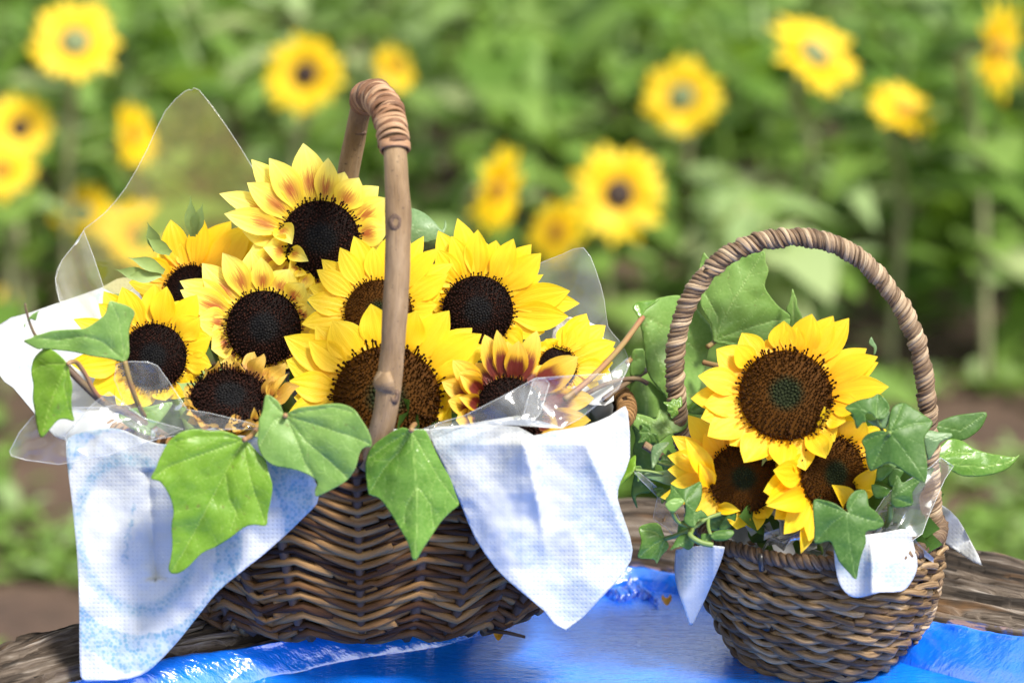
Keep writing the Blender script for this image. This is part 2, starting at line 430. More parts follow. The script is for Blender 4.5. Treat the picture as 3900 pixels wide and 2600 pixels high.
# ================================================================== THE SETTING
GZ = -0.86
def soil_mat():
    k = NT('soil'); p = k.geopos()
    a = k.noise(p, 3.0, 5, 0.65); b = k.noise(p, 22, 4, 0.6)
    c = k.ramp(a, [(0.3, (0.030, 0.017, 0.010)), (0.5, (0.062, 0.036, 0.022)), (0.7, (0.11, 0.068, 0.044))])
    c = k.mix(k.rng(b, 0.35, 0.7, 0, 0.6), c, (0.09, 0.05, 0.033))
    return k.done(k.bsdf(Base_Color=c, Roughness=0.95, Normal=k.bump(b, 0.8, 0.03)))
n = 90
gx = np.linspace(-60, 60, n); gy = np.concatenate([np.linspace(-8, 12, 60), np.linspace(13, 110, 30)])
V = []; 
for b in gy:
    for a in gx:
        V.append((a, b, GZ + 0.03 * noise.fractal(Vector((a * 0.9, b * 0.9, 0)), 1, 2, 3)))
F = [(j * n + i, j * n + i + 1, (j + 1) * n + i + 1, (j + 1) * n + i) for j in range(len(gy) - 1) for i in range(n - 1)]
setp(link('ground', mesh('ground', V, F), soil_mat()), kind='structure')

# ---------------------------------------------------------------- the table
table = thing('wooden_table', (0, -0.2, GZ), 'old weathered wooden table with a glossy blue painted top under the baskets', 'table')
E_out = disp([(-420, 1690), (-200, 1580), (0, 1492), (180, 1434), (490, 1378), (850, 1280), (1150, 1205), (1430, 1154), (1600, 1165), (1900, 1205), (2160, 1257), (2352, 1299), (2550, 1352), (2800, 1430)])
E_in = disp([(-420, 1830), (-200, 1720), (0, 1640), (330, 1553), (690, 1478), (1000, 1412), (1250, 1360), (1430, 1322), (1560, 1340), (1900, 1400), (2130, 1443), (2352, 1482), (2550, 1525), (2800, 1590)])
Po = spline([onZ(u, v, 0.038) for u, v in E_out], 60); ZI = [.02, .02, .02, .018, .016, .018, .012, .008, .008, .016, .026, .030, .03, .03]
Pi = spline([onZ(u, v, z_) for (u, v), z_ in zip(E_in, ZI)], 60)
NS = len(Po)
acc = [0.0]
for i in range(1, NS): acc.append(acc[-1] + (Pi[i] - Pi[i - 1]).length)
def wood_mat():
    k = NT('weathered_wood'); st = k.vec()
    g = k.noise(k.scale(st, (9, 260, 1)), 1.0, 5, 0.7)
    g2 = k.noise(k.scale(st, (3, 60, 1)), 1.0, 4, 0.6)
    lo = k.noise(k.scale(st, (7, 22, 1)), 1.0, 3, 0.6)
    c = k.ramp(g, [(0.34, (0.010, 0.008, 0.006)), (0.46, (0.060, 0.044, 0.032)), (0.57, (0.15, 0.12, 0.095)), (0.70, (0.36, 0.32, 0.28))])
    c = k.mix(k.rng(lo, 0.4, 0.65, 0, 0.75), c, (0.04, 0.028, 0.02))
    c = k.mix(k.rng(k.noise(k.scale(st, (12, 40, 1)), 1.0, 3), 0.6, 0.72, 0, 0.5), c, (0.22, 0.11, 0.04))
    crack = k.rng(g2, 0.40, 0.45, 1, 0)
    c = k.mix(k.math('MULTIPLY', crack, 0.9), c, (0.012, 0.009, 0.007))
    # flakes of old paint near the coat
    x, y, z = k.sep(st)
    fl = k.math('MULTIPLY', k.rng(z, 0.0, 0.14, 1, 0), k.rng(k.noise(k.scale(st, (30, 60, 1)), 1.0, 4, 0.7), 0.5, 0.56, 0, 1))
    c = k.mix(fl, c, k.mix(k.rng(k.noise(st, 40), 0.5, 0.56), (0.01, 0.09, 0.42), (0.55, 0.36, 0.38)))
    h = k.math('ADD', g, k.math('MULTIPLY', g2, 1.2))
    return k.done(k.bsdf(Base_Color=c, Roughness=0.85, Specular_IOR_Level=0.2, Normal=k.bump(h, 1.0, 0.003)))
NT_ = 70
V, st = [], []
for i in range(NS):
    a, b = Pi[i], Po[i]
    out = (b - a); wdt = out.length; out.normalize()
    prof = [(-0.012, -0.03), (-0.004, a.z - 0.012)]
    for j in range(NT_):
        t = j / (NT_ - 1)
        z = a.z + (b.z - a.z) * t + 0.012 * math.sin(math.pi * t) ** 0.7
        s = acc[i]
        z += 0.005 * noise.fractal(Vector((s * 5, t * 7, 1.3)), 1, 2, 3) * min(1, t * 4 + .3) + 0.0045 * noise.fractal(Vector((s * 9, t * 30, 4)), 1, 2, 4) - 0.003 * ((t * 5 + 0.6 * noise.noise(Vector((s * 6, t * 2, 2)))) % 1.0)
        cr = noise.noise(Vector((s * 6, t * 13, 9)))
        if abs(cr) < 0.05: z -= 0.007 * (1 - abs(cr) / 0.05)
        e = wdt * t
        if t > 0.9: e += 0.008 * noise.fractal(Vector((s * 14, 3, 2)), 1, 2, 3)
        prof.append((e, z))
    prof += [(wdt + 0.006 + 0.006 * noise.noise(Vector((acc[i] * 12, 0, 0))), 0.015), (wdt - 0.004, -0.03), (wdt - 0.01, -0.07)]
    for q, (e, z) in enumerate(prof):
        p = a + out * e; V.append((p.x, p.y, z)); st.append((acc[i], q / 66.0 * 0.11, q / len(prof)))
m = len(prof)
F = [(i * m + j, (i + 1) * m + j, (i + 1) * m + j + 1, i * m + j + 1) for i in range(NS - 1) for j in range(m - 1)]
link('wood_rim', mesh('wood_rim', V, F, st), wood_mat(), table)
def paint_mat():
    k = NT('blue_paint'); p = k.geopos()
    a = k.noise(p, 14, 4, 0.6); b = k.noise(k.scale(p, (1, 2.2, 1)), 130, 4, 0.65); e = k.noise(k.scale(p, (60, 190, 60)), 1.0, 3, 0.6)
    c = k.mix(k.rng(a, 0.35, 0.65), (0.004, 0.15, 0.80), (0.008, 0.21, 0.90))
    wear = k.rng(k.noise(p, 55, 5, 0.75), 0.70, 0.74)
    c = k.mix(wear, c, (0.02, 0.03, 0.05))
    h = k.math('ADD', k.math('MULTIPLY', b, 0.7), k.math('MULTIPLY', e, 0.5))
    h = k.math('ADD', h, k.math('MULTIPLY', k.noise(k.scale(p, (26, 95, 26)), 1.0, 4, 0.7), 1.3))
    bm = k.bump(h, 0.55, 0.0018)
    bm = k.bump(a, 0.08, 0.01, bm)
    rg = k.rng(k.noise(p, 9, 3), 0.35, 0.65, 0.06, 0.16)
    return k.done(k.bsdf(Base_Color=c, Roughness=rg, Specular_IOR_Level=0.5, IOR=1.5, Coat_Weight=1.0, Coat_IOR=2.25, Coat_Roughness=0.06, Coat_Normal=bm, Normal=bm))
M['paint'] = paint_mat()
# flat painted top, out to the rim
edge = [((p.x), (p.y)) for p in Pi[::6]]
edge = [(x, y + 0.006) for x, y in edge]
poly = edge + [(edge[-1][0], -0.75), (edge[0][0], -0.75)]
U, Vv, F, _ = fill(poly, 0.012, 1)
de = segd(U, Vv, edge)
z = np.array([0.0012 * noise.fractal(Vector((a * 16, b * 16, 2)), 1, 2, 3) + 0.010 * math.exp(-d / 0.012) * (0.5 + noise.noise(Vector((a * 40, b * 40, 5)))) for a, b, d in zip(U, Vv, de)])
link('painted_top', mesh('painted_top', list(zip(U, Vv, z)), F), M['paint'], table)
# thick coat of paint that runs up the inner side of the rim
V = []; m = 15
for i in range(NS):
    a, b = Pi[i], Po[i]; out = (b - a).normalized(); s = acc[i]
    over = 0.004 + 0.007 * noise.fractal(Vector((s * 16, 7, 1)), 1, 2, 4) + 0.006 * noise.noise(Vector((s * 5, 1, 1)))
    for j in range(m):
        t = j / (m - 1)
        if t < 0.7:
            q = t / 0.7; e = (-0.020 + 0.017 * q ** 1.6) * min(1, a.z / .02) - 0.002; zz = (a.z + 0.003) * q ** 1.3
        else:
            q = (t - 0.7) / 0.3; e = -0.003 + (over + 0.003) * q; zz = a.z + 0.003 + 0.005 * math.sin(q * 1.6)
        bump_ = 0.0016 * noise.fractal(Vector((s * 30, t * 2.5, 3)), 1, 2, 3)
        zz += bump_ * (0.3 + t) + 0.004 * noise.noise(Vector((s * 9, t * 2, 6))) * t
        if j == m - 1: zz -= 0.005
        p = a + out * (e - bump_ * 0.8); V.append((p.x, p.y, zz))
F = [(i * m + j, (i + 1) * m + j, (i + 1) * m + j + 1, i * m + j + 1) for i in range(NS - 1) for j in range(m - 1)]
link('paint_coat', mesh('paint_coat', V, F), M['paint'], table)
# ragged ridge of dried paint by the gap in the rim
V = []; NL, NC = 60, 14
for i in range(NL):
    f = i / (NL - 1); c = onZ((1385 + 125 * f) * S, (1352 + 26 * f + 10 * math.sin(f * 7)) * S, 0.002)
    r0 = 0.0035 + 0.009 * max(0, noise.fractal(Vector((f * 9, 2, 2)), 1, 2, 3) + .45) * math.sin(math.pi * min(.97, f + .03)) ** .5
    for j in range(NC):
        a_ = math.pi * 2 * j / NC
        d = Vector((0.25 * math.sin(a_ * 3), math.cos(a_) * 1.5, math.sin(a_)))
        V.append(c + d * r0 * 0.8 * (1 + 0.8 * noise.fractal(Vector((f * 26, math.cos(a_) * 1.6, math.sin(a_) * 1.6)), 1, 2, 3)))
F = [(i * NC + j, i * NC + (j + 1) % NC, (i + 1) * NC + (j + 1) % NC, (i + 1) * NC + j) for i in range(NL - 1) for j in range(NC)]
link('paint_ridge', mesh('paint_ridge', V, F), M['paint'], table)
for lx, ly in ((-0.42, -0.6), (0.5, -0.6), (0.45, 0.02), (-0.35, -0.16)):
    tube('leg', [(lx, ly, GZ), (lx, ly, GZ + 0.35), (lx, ly, -0.03)], [0.035, 0.032, 0.035], M['bark'], table, 10)
V, F = [], []
U, Vv, F, _ = fill(poly, 0.05, 1)
link('underside', mesh('underside', [(a, b, -0.035) for a, b in zip(U, Vv)], F), M['rib'], table)

# ================================================================== SUNFLOWERS
def floret_mesh(name, seed, n=760, dome=0.2, hollow=0.0):
    rng = random.Random(seed); V, F, st = [], [], []
    for i in range(n):
        r = math.sqrt((i + 0.5) / n); a = i * 2.399963 + rng.uniform(-0.05, 0.05)
        z0 = dome * (1 - r * r) - hollow * math.exp(-(r / 0.28) ** 2)
        out = Vector((math.cos(a), math.sin(a), 0))
        if r < 0.36: h, rad = 0.035, 0.03
        else:
            q = (r - 0.36) / 0.64; h = (0.06 + 0.10 * q) * rng.uniform(0.7, 1.25); rad = 0.0215 * rng.uniform(0.8, 1.25)
        lean = 0.1 + 0.75 * r ** 3
        d = (Vector((0, 0, 1)) + out * lean + Vector((rng.uniform(-.22, .22), rng.uniform(-.22, .22), 0))).normalized()
        b = out * r + Vector((0, 0, z0 - 0.02))
        t1 = d.cross(Vector((0.3, 0.8, 0.1))).normalized(); t2 = d.cross(t1)
        k = len(V); nz = noise.noise(out * r * 2.6 + Vector((seed * 3.1, 0, 0))); q = min(1, max(0, rng.random() * .75 + .12 + .5 * nz)); h *= 1 + .5 * nz
        for lv, (hh, rr) in enumerate(((0, 0.7), (h * 0.72, 0.62), (h * 0.9, 1.25), (h * 1.08, 0.75))):
            for j in range(5):
                p = b + d * hh + (t1 * math.cos(j * 1.2566) + t2 * math.sin(j * 1.2566)) * rad * rr
                V.append(p); st.append((r, q, lv / 3))
        for lv in range(3):
            for j in range(5):
                F.append((k + lv * 5 + j, k + lv * 5 + (j + 1) % 5, k + lv * 5 + 5 + (j + 1) % 5, k + lv * 5 + 5 + j))
        F.append(tuple(k + 15 + j for j in range(5)))
    return mesh(name, V, F, st)
def dome_mesh(name, dome=0.2, hollow=0.0):
    V, F, st = [], [], []
    for i in range(11):
        r = i / 10
        for j in range(28):
            a = j * 2 * math.pi / 28
            V.append((r * math.cos(a), r * math.sin(a), dome * (1 - r * r) - hollow * math.exp(-(r / 0.28) ** 2) - 0.02)); st.append((r, 0.3, 0))
    for j in range(28):
        a = j * 2 * math.pi / 28; V.append((0.55 * math.cos(a), 0.55 * math.sin(a), -0.42)); st.append((1, 0.3, 0))
    F = [(i * 28 + j, i * 28 + (j + 1) % 28, (i + 1) * 28 + (j + 1) % 28, (i + 1) * 28 + j) for i in range(11) for j in range(28)]
    return mesh(name, V, F, st)
FL = {'dark': [floret_mesh('florets_dark', s, 600, 0.22, -0.06) for s in (1, 2)], 'brown': [floret_mesh('florets_brown', s, 600, 0.16, 0.05) for s in (3, 4)]}
DM = {'dark': dome_mesh('dome_dark', 0.22, -0.06), 'brown': dome_mesh('dome_brown', 0.16, 0.05)}
for kd in FL:
    for m_ in FL[kd]: m_.materials.append(M['disc_' + kd])
    DM[kd].materials.append(M['disc_' + kd])

def petal_data(B, T, n, W, rng, arch=0.12, cup=0.12, curl=0.0, blunt=1.0, NSG=10, NTG=6, crum=0.0):
    ax = T - B; L = ax.length
    if L < 1e-5: return None
    side = ax.cross(n)
    side.normalize(); nn = side.cross(ax).normalized()
    if nn.dot(n) < 0: nn = -nn
    mid = B + ax * 0.5 + nn * L * arch + side * L * rng.uniform(-0.09, 0.09)
    tw = rng.uniform(-0.22, 0.22) + crum * rng.choice((-1, 1)) * rng.uniform(.6, 1.6); ph = rng.uniform(0, 6.28); wob = rng.uniform(0.0, 0.05); rid = rng.uniform(0.015, 0.04)
    q = rng.random() * 10
    V, st, F = [], [], []
    for i in range(NSG + 1):
        s = i / NSG
        c = B * (1 - s) ** 2 + mid * (2 * s * (1 - s)) + T * s * s + nn * (curl * L * max(0, s - 0.6) ** 2 * 3) + (nn * math.sin(ph + s * 8) + side * math.cos(ph * 2 + s * 7)) * (crum * L * 0.07 * s)
        if s < 0.45:
            x = s / 0.45; wd = 0.42 + 0.58 * (x * x * (3 - 2 * x))
        else:
            x = (s - 0.45) / 0.55; wd = (1 - x ** 2.2) ** (1.08 / blunt)
        wd = max(wd, 0.012) * W * 0.5
        an = tw * (s - 0.2)
        sv = side * math.cos(an) + nn * math.sin(an); nv = nn * math.cos(an) - side * math.sin(an)
        for j in range(NTG + 1):
            t = 2 * j / NTG - 1
            hgt = cup * t * t + rid * math.cos(t * 7.5) - 0.02 + wob * math.sin(ph + s * 9) * t
            V.append(c + sv * (t * wd) + nv * (hgt * wd * 2)); st.append((s, t, q))
    for i in range(NSG):
        for j in range(NTG):
            a = i * (NTG + 1) + j; F.append((a, a + 1, a + NTG + 2, a + NTG + 1))
    return V, F, st
NCAM = -FWD
RIGHT = Vector((1, 0, 0))
def sunflower(label, cen, rad_px, Y, tilt, tips, o, kind='yellow', disc='dark', W=0.62, group=None, stem_to=None,
              fillgap=0.30, special=None, hmin=-0.1, hmax=0.22, seed=1, sepals=14, arch=0.06, filler=True, Wf=1.0):
    """cen/tips in reading-picture pixels of crop o; tilt = (right, up) lean of the face against the view"""
    rng = random.Random(seed)
    cu, cv = crop(o[0], o[1], [cen])[0]
    C = onY(cu, cv, Y)
    n = (NCAM + RIGHT * tilt[0] + UPV * tilt[1]).normalized()
    r = (rad_px / 2) / PXM * ((C - CAM).length / DIST)
    e1 = (RIGHT - n * RIGHT.dot(n)).normalized(); e2 = n.cross(e1)
    base = stem_to or Vector((C.x * 0.8 - 0.02, 0.03, 0.06))
    root = thing('sunflower', base, label, 'sunflower', group)
    mw = Matrix.Translation(C) @ Matrix((e1, e2, n)).transposed().to_4x4() @ Matrix.Diagonal((r, r, r, 1))
    dk = link('disc', DM[disc], None, root, mw)
    fo = link('florets', FL[disc][seed % 2], None, dk, Matrix.Rotation(seed * 1.3, 4, 'Z')); fo['kind'] = 'stuff'
    mat = M['petal_' + kind]
    angs = []
    def petal(tip3, W_, **k):
        d = tip3 - C; d2 = d - n * d.dot(n)
        a = d2.normalized()
        B = C + a * r * 0.93 - n * r * 0.10
        g = petal_data(B, tip3, n, W_, rng, **k)
        if g: link('petal', mesh('petal', g[0], g[1], g[2]), mat, root)
        return d2
    L0 = []
    for i, tp in enumerate(tips):
        u, v = crop(o[0], o[1], [tp[:2]])[0]
        lay = (i % 2)
        h = (hmin + (hmax - hmin) * (0.25 + 0.5 * lay + rng.uniform(-0.2, 0.25))) * r
        T = onP(u, v, C + n * h, n)
        wk = tp[2] if len(tp) > 2 else 1.0
        d2 = petal(T, W * r * wk * rng.uniform(0.98, 1.18), arch=arch * rng.uniform(0.6, 1.3), cup=rng.uniform(0.0, 0.09),
                   blunt=1.25 if kind == 'maroon' else 1.0, crum=1.0 if kind == 'withered' else 0.0)
        angs.append((math.atan2(d2.dot(e2), d2.dot(e1)), d2.length)); L0.append(d2.length)
    for tp in (special or []):      # folded petals: (base x, y, tip x, y, lift)
        (bu, bv), (tu, tv) = crop(o[0], o[1], [tp[0:2], tp[2:4]])
        B = onP(bu, bv, C + n * r * 0.02, n); T = onP(tu, tv, C + n * r * tp[4], n)
        g = petal_data(B, T, n, W * r * (tp[5] if len(tp) > 5 else 1.0), rng, arch=0.3, cup=0.3)
        link('petal', mesh('petal', g[0], g[1], g[2]), mat, root)
    angs.sort(); mean = sum(L0) / len(L0)
    if filler:
        m_ = len(angs)
        for i in range(m_):
            a0, l0 = angs[i]; a1, l1 = angs[(i + 1) % m_]
            if i == m_ - 1: a1 += 2 * math.pi
            gap = a1 - a0; k = max(1, int(gap / (fillgap * 0.72)))
            if gap < 0.17: continue
            for j in range(k):
                f = (j + 0.5) / k; a = a0 + gap * f
                ln = min(l0 + (l1 - l0) * f, mean * 1.02) * (0.88 if gap < 0.6 else 0.94) * rng.uniform(0.9, 1.02)
                T = C + (e1 * math.cos(a) + e2 * math.sin(a)) * ln - n * r * rng.uniform(0.12, 0.3)
                petal(T, W * r * rng.uniform(1.0, 1.25) * Wf, crum=1.0 if kind == 'withered' else 0.0, arch=arch * 0.7, cup=rng.uniform(0.0, 0.08))
    for i in range(sepals):
        a = i * 2 * math.pi / sepals + rng.uniform(-.15, .15)
        out = e1 * math.cos(a) + e2 * math.sin(a)
        B = C + out * r * 0.75 - n * r * 0.32; T = C + out * r * rng.uniform(1.25, 1.6) - n * r * rng.uniform(0.3, 0.55)
        g = petal_data(B, T, n, r * 0.42, rng, arch=0.05, cup=0.1, NSG=7, NTG=2, blunt=0.45)
        link('sepal', mesh('sepal', g[0], g[1], g[2]), M['sepal'], root)
    bk = C - n * r * 0.38
    tube('stem', spline([bk, bk - n * 0.03 - Vector((0, 0, 0.015)), (bk + base) / 2 + Vector((0, 0.01, 0)), base], 5), 0.0055, M['stem'], root, 8)
    return root, C, n, r, e1, e2
GB = 'sunflowers arranged in the big willow basket'
GS = 'sunflowers arranged in the small seagrass basket'
def bx(x, y, z=0.07): return Vector((x, y, z))
A_, B_, C_, D_, E_, F_ = (500, 450), (250, 950), (1000, 750), (1300, 1100), (2400, 1100), (2300, 1500)
f1 = sunflower('bicolor sunflower with red-streaked pale yellow petals standing highest in the willow basket', (1440, 925), 300, 0.055, (0.16, 0.05),
    [(1310, 192, 1.15), (1500, 302, .8), (1625, 410), (1735, 455), (1885, 520), (1950, 610), (1975, 740), (1960, 850), (1935, 970), (1050, 305, 1.05), (915, 315), (882, 492), (670, 575, .9), (708, 728, .95), (945, 655), (1800, 1080), (1700, 1260)], A_,
    'pale', 'dark', 0.72, GB, bx(-.09, .06), seed=11, special=[(1180, 1020, 1005, 985, .28, 1.1), (1120, 830, 1225, 960, .35, .8), (1200, 1020, 1350, 1090, .4, .6), (1270, 1130, 1190, 1210, .4, .75), (1320, 1160, 1255, 1330, .3, .75), (1370, 1200, 1270, 1350, .25, .6)], filler=True, fillgap=0.36)
f2 = sunflower('half hidden orange-yellow sunflower with long green sepals, beside the clear film peak', (440, 1300), 190, 0.085, (-0.25, 0.28),
    [(300, 775, 1.1), (552, 768, .9), (760, 785, 1.5), (900, 820, 1.4), (1000, 900, 1.3), (85, 1085), (110, 1240), (-20, 1250), (375, 950, .8)], A_,
    'orange', 'dark', 0.95, GB, bx(-.17, .07), seed=12, sepals=10, hmin=0, hmax=.5)
f3 = sunflower('pale bicolor sunflower with brown-red streaks, between the all-yellow ones', (1510, 595), 283, 0.012, (0.08, 0.03),
    [(1040, 105), (1195, 25), (1410, 0, 1.05), (1490, 60, .8), (1700, 150, 1.15), (1815, 260), (1845, 430), (1905, 470), (1900, 620), (1940, 710), (870, 240), (873, 310), (985, 400), (1000, 535, 1.1), (1105, 655), (1110, 760, 1.1), (1180, 865, 1.2), (1420, 960), (1600, 960), (1760, 880)], B_,
    'pale', 'dark', 0.72, GB, bx(-.13, .03), seed=13, fillgap=0.4)
f4 = sunflower('yellow sunflower with a black disc, next to the pale green ivy leaf and white cloth', (672, 815), 250, -0.012, (-0.04, 0.06),
    [(290, 318), (430, 285, 1.1), (680, 262, 1.15), (770, 280), (1000, 345, 1.1), (1022, 520, 1.1), (1108, 668, 1.1), (1112, 885), (905, 1125), (760, 1150), (560, 1205), (390, 1185), (190, 1075), (70, 890), (25, 860), (58, 530, .8), (250, 412)], B_,
    'yellow', 'dark', 0.74, GB, bx(-.2, .02), seed=14)
f5 = sunflower('wilting sunflower with shrivelled brown petals and a wide black disc', (1250, 1140), 298, -0.05, (0.16, 0.85),
    [(1060, 905), (1150, 850), (1260, 800), (1330, 850), (1440, 775), (1492, 790), (1560, 895), (1680, 865), (1700, 940), (1780, 1035), (900, 1050), (905, 1130), (885, 1185), (915, 1245), (1000, 1310), (1060, 1345), (1190, 1375), (1290, 1370), (1380, 1365), (1440, 1330), (1480, 1260), (1600, 990), (1650, 1060)], B_,
    'withered', 'dark', 0.40, GB, bx(-.15, 0), seed=15, fillgap=0.22, hmin=0.0, hmax=0.75, special=[(1360, 1300, 1230, 1345, .1, .7), (1430, 1300, 1435, 1200, .5, .5), (1520, 1130, 1590, 960, .7, .6), (1540, 1150, 1690, 950, .7, .6)])
f6 = sunflower('yellow sunflower behind the upright of the stick handle, brown disc with green centre', (885, 885), 258, 0.006, (0.02, 0.12),
    [(450, 475), (413, 555), (350, 683), (338, 780), (298, 968), (590, 385), (695, 298, 1.05), (840, 380), (960, 295), (1120, 310), (1228, 298), (1342, 390), (1452, 508), (1410, 590), (1368, 685), (1330, 820)], C_,
    'yellow', 'brown', 0.62, GB, bx(-.1, .02), seed=16)
f7 = sunflower('largest yellow sunflower with a broad brown disc, low at the foot of the stick handle', (945, 1535), 408, -0.036, (0.0, 0.16),
    [(165, 1063), (353, 1093, .9), (400, 985), (530, 938, 1.1), (760, 990), (825, 813, .95), (960, 870), (1170, 868), (1290, 888), (1422, 865), (1596, 998), (1668, 1043), (1692, 1130), (1640, 1310), (180, 1243), (205, 1400), (240, 1525), (1420, 1470), (1430, 1590), (200, 1640), (1440, 1720)], C_,
    'yellow', 'brown', 0.60, GB, bx(-.09, -.02), seed=17, fillgap=0.34)
f8 = sunflower('yellow sunflower with a jet black disc, beside the film corner at the willow basket end', (1640, 868), 270, 0.032, (0.0, 0.02),
    [(1338, 258), (1440, 298, .8), (1485, 163), (1640, 248), (1780, 330), (1912, 318), (2048, 360), (2122, 428), (2140, 590, .5), (2342, 715, 1.05), (2415, 810, 1.1), (2330, 910), (2150, 1030), (1330, 400), (1400, 560), (1980, 1130)], C_,
    'yellow', 'dark', 0.72, GB, bx(-.03, .04), seed=18)
f9 = sunflower('small dark red sunflower with yellow petal tips, behind the folded clear film', (1275, 930), 262, -0.045, (0.06, 0.18),
    [(848, 543), (896, 635), (766, 705), (812, 850), (960, 972), (873, 1000), (1092, 348), (1185, 312, .7), (1265, 400, 1.25), (1350, 395), (1490, 318, 1.1), (1800, 515, 1.3), (1925, 830, 1.2), (1900, 1000), (1650, 1060)], D_,
    'maroon', 'dark', 0.62, GB, bx(-.02, -.02), seed=19, hmin=0.1, hmax=0.5, fillgap=0.4, special=[(1040, 890, 893, 820, .5, .8), (1060, 790, 900, 650, .45, .9)])
f10 = sunflower('yellow sunflower turned aside with its disc hidden, next to the white cloth edge', (1650, 590), 150, 0.005, (0.35, 0.1),
    [(1868, 188, 1.1), (1888, 240), (2012, 278, 1.1), (2088, 405, 1.1), (2098, 460), (2050, 640), (1965, 745), (1690, 462, .8), (1560, 380), (1740, 260), (2070, 560)], D_,
    'yellow', 'dark', 1.15, GB, bx(0, .03), seed=20, hmax=.3)
SB = Vector((0.235, 0.012, 0.05))
f11 = sunflower('big golden sunflower on top of the small basket, brown disc with a green eye', (1185, 805), 352, -0.035, (-0.04, 0.28),
    [(850, 335), (1172, 243), (1270, 292), (1385, 190, 1.1), (1547, 205, 1.1), (1667, 222, 1.1), (1802, 453), (1887, 515), (1890, 560), (1970, 745, 1.1), (1930, 820), (803, 430, .9), (658, 458, 1.15), (518, 663), (463, 835), (560, 880), (540, 985, 1.15), (590, 1120, 1.1), (758, 1190), (868, 1322, 1.1), (1050, 1305), (1157, 1360, 1.1), (1335, 1382), (1490, 1290, .9), (1640, 1010), (1760, 900)], E_,
    'orange', 'brown', 0.56, GS, SB + Vector((0, 0, .02)), seed=21, fillgap=0.26, hmin=-.05, hmax=.3)
f12 = sunflower('golden sunflower with a plain brown disc above the left cloth flap of the small basket', (1065, 640), 262, -0.042, (-0.02, 0.1),
    [(520, 318), (484, 470), (486, 575), (508, 680, .9), (430, 785), (693, 905, 1.15), (860, 860), (1012, 1030, 1.1), (1172, 1035), (1250, 945), (640, 160), (1300, 760), (1330, 500), (760, 300), (900, 260)], F_,
    'orange', 'brown', 0.62, GS, SB + Vector((-.03, -.01, 0)), seed=22, fillgap=0.4, special=[(830, 640, 620, 330, .5, 1.0), (820, 700, 730, 520, .5, .8), (870, 860, 1040, 890, .4, .6)])
f13 = sunflower('golden sunflower turned sideways with curled petals, behind the three-lobed ivy leaf', (1750, 610), 285, -0.048, (0.50, 0.06),
    [(1215, 740, 1.1), (1232, 830, 1.1), (1300, 950, 1.1), (1370, 1065, 1.1), (1500, 1212, .8), (1680, 95), (1830, 120, 1.2), (1990, 200, 1.2), (2150, 270, 1.1), (2082, 582, .9), (2062, 760, .9), (1290, 580), (1430, 520, .8), (1560, 1120, .9), (1960, 1060)], F_,
    'orange', 'brown', 0.66, GS, SB + Vector((.04, -.01, 0)), seed=23, hmin=0, hmax=.55, special=[(1830, 870, 1735, 690, .5, .9), (1520, 760, 1235, 850, .5, 1.0), (1900, 690, 2080, 570, .6, .8)])
# long green sepals of the half hidden flower
for (b, t) in [((470, 900), (452, 592)), ((485, 880), (548, 646)), ((190, 1010), (118, 788)), ((300, 1030), (108, 898)), ((250, 1170), (-30, 1062)), ((150, 1200), (-130, 1150)), ((230, 1190), (-60, 1210)), ((120, 1460), (-190, 1330))]:
    (bu, bv), (tu, tv) = crop(500, 450, [b, t])
    rng = random.Random(int(bu)); g = petal_data(onY(bu, bv, 0.07), onY(tu, tv, 0.062), NCAM, 0.0105, rng, arch=0.12, cup=0.2, NSG=8, NTG=2, blunt=0.42)
    link('sepal', mesh('sepal', g[0], g[1], g[2]), M['sepal'], f2[0])

# ================================================================== THE WILLOW BASKET
BC = Vector((-0.112, 0.03, 0.033)); BH = 0.158
wb = thing('willow_basket', BC, 'large dark woven willow basket with a stout bent stick handle', 'basket')
def hull(phi, h, off=0.0):
    f = max(h, 0.0) ** 0.75
    tuck = 0.012 * math.exp(-h / 0.05)
    ax = 0.133 + 0.066 * f - tuck + off; by = 0.080 + 0.043 * f - tuck + off
    c, s = math.cos(phi), math.sin(phi)
    e = 0.85
    return Vector((BC.x + ax * math.copysign(abs(c) ** e, c), BC.y + by * math.copysign(abs(s) ** e, s), BC.z + BH * h + 0.004 * max(0, c * c - .2) * h))
RIB = 0.215
rng = random.Random(5)
NR = 36
for k in range(NR):
    hc = -0.01 + 0.99 * (k / (NR - 1)) ** 1.05
    slope = 0.04 + 0.55 * (k / NR) ** 1.5
    for half in (0, 1):
        n_ = 190; run = []; runs = []
        cut = rng.uniform(0.5, 1.3)
        for i in range(n_ + 1):
            d = -math.pi / 2 + math.pi * i / n_
            ph = (-math.pi / 2 if half == 0 else math.pi / 2) + d
            tri = abs(((d / (2 * RIB)) % 1.0) * 2 - 1)          # 1 at the front rib, 0 half way
            zig = -0.10 * (tri - 0.5) * (1.0 - 0.3 * k / NR)
            h = hc + slope * abs(math.sin(d)) ** 1.15 + zig + 0.014 * noise.noise(Vector((d * 3, k * 1.7, half)))
            off = 0.0032 * math.cos(math.pi * d / RIB + k * math.pi) + 0.0012 * noise.noise(Vector((d * 5, k, 3)))
            if h > 0.985 or (run and i / n_ * math.pi > cut):
                if len(run) > 6: runs.append(run)
                if h > 0.985: run = []
                else:
                    run = run[-5:]; run = [p + Vector((0, 0, 0.0022)) for p in run]; cut += rng.uniform(0.6, 1.3)
            if h <= 0.985: run.append(hull(ph, h, off))
        if len(run) > 6: runs.append(run)
        for rn in runs:
            r0 = rng.uniform(0.0020, 0.0033)
            m_ = len(rn)
            rad = [r0 * (1 + 0.12 * noise.noise(Vector((i * 0.15, k, 7)))) * (0.75 + 0.25 * min(1, i / 6)) for i in range(m_)]
            tube('weaver', rn, rad, M['willow'], wb, 7, ridged=0.12, seed=k)
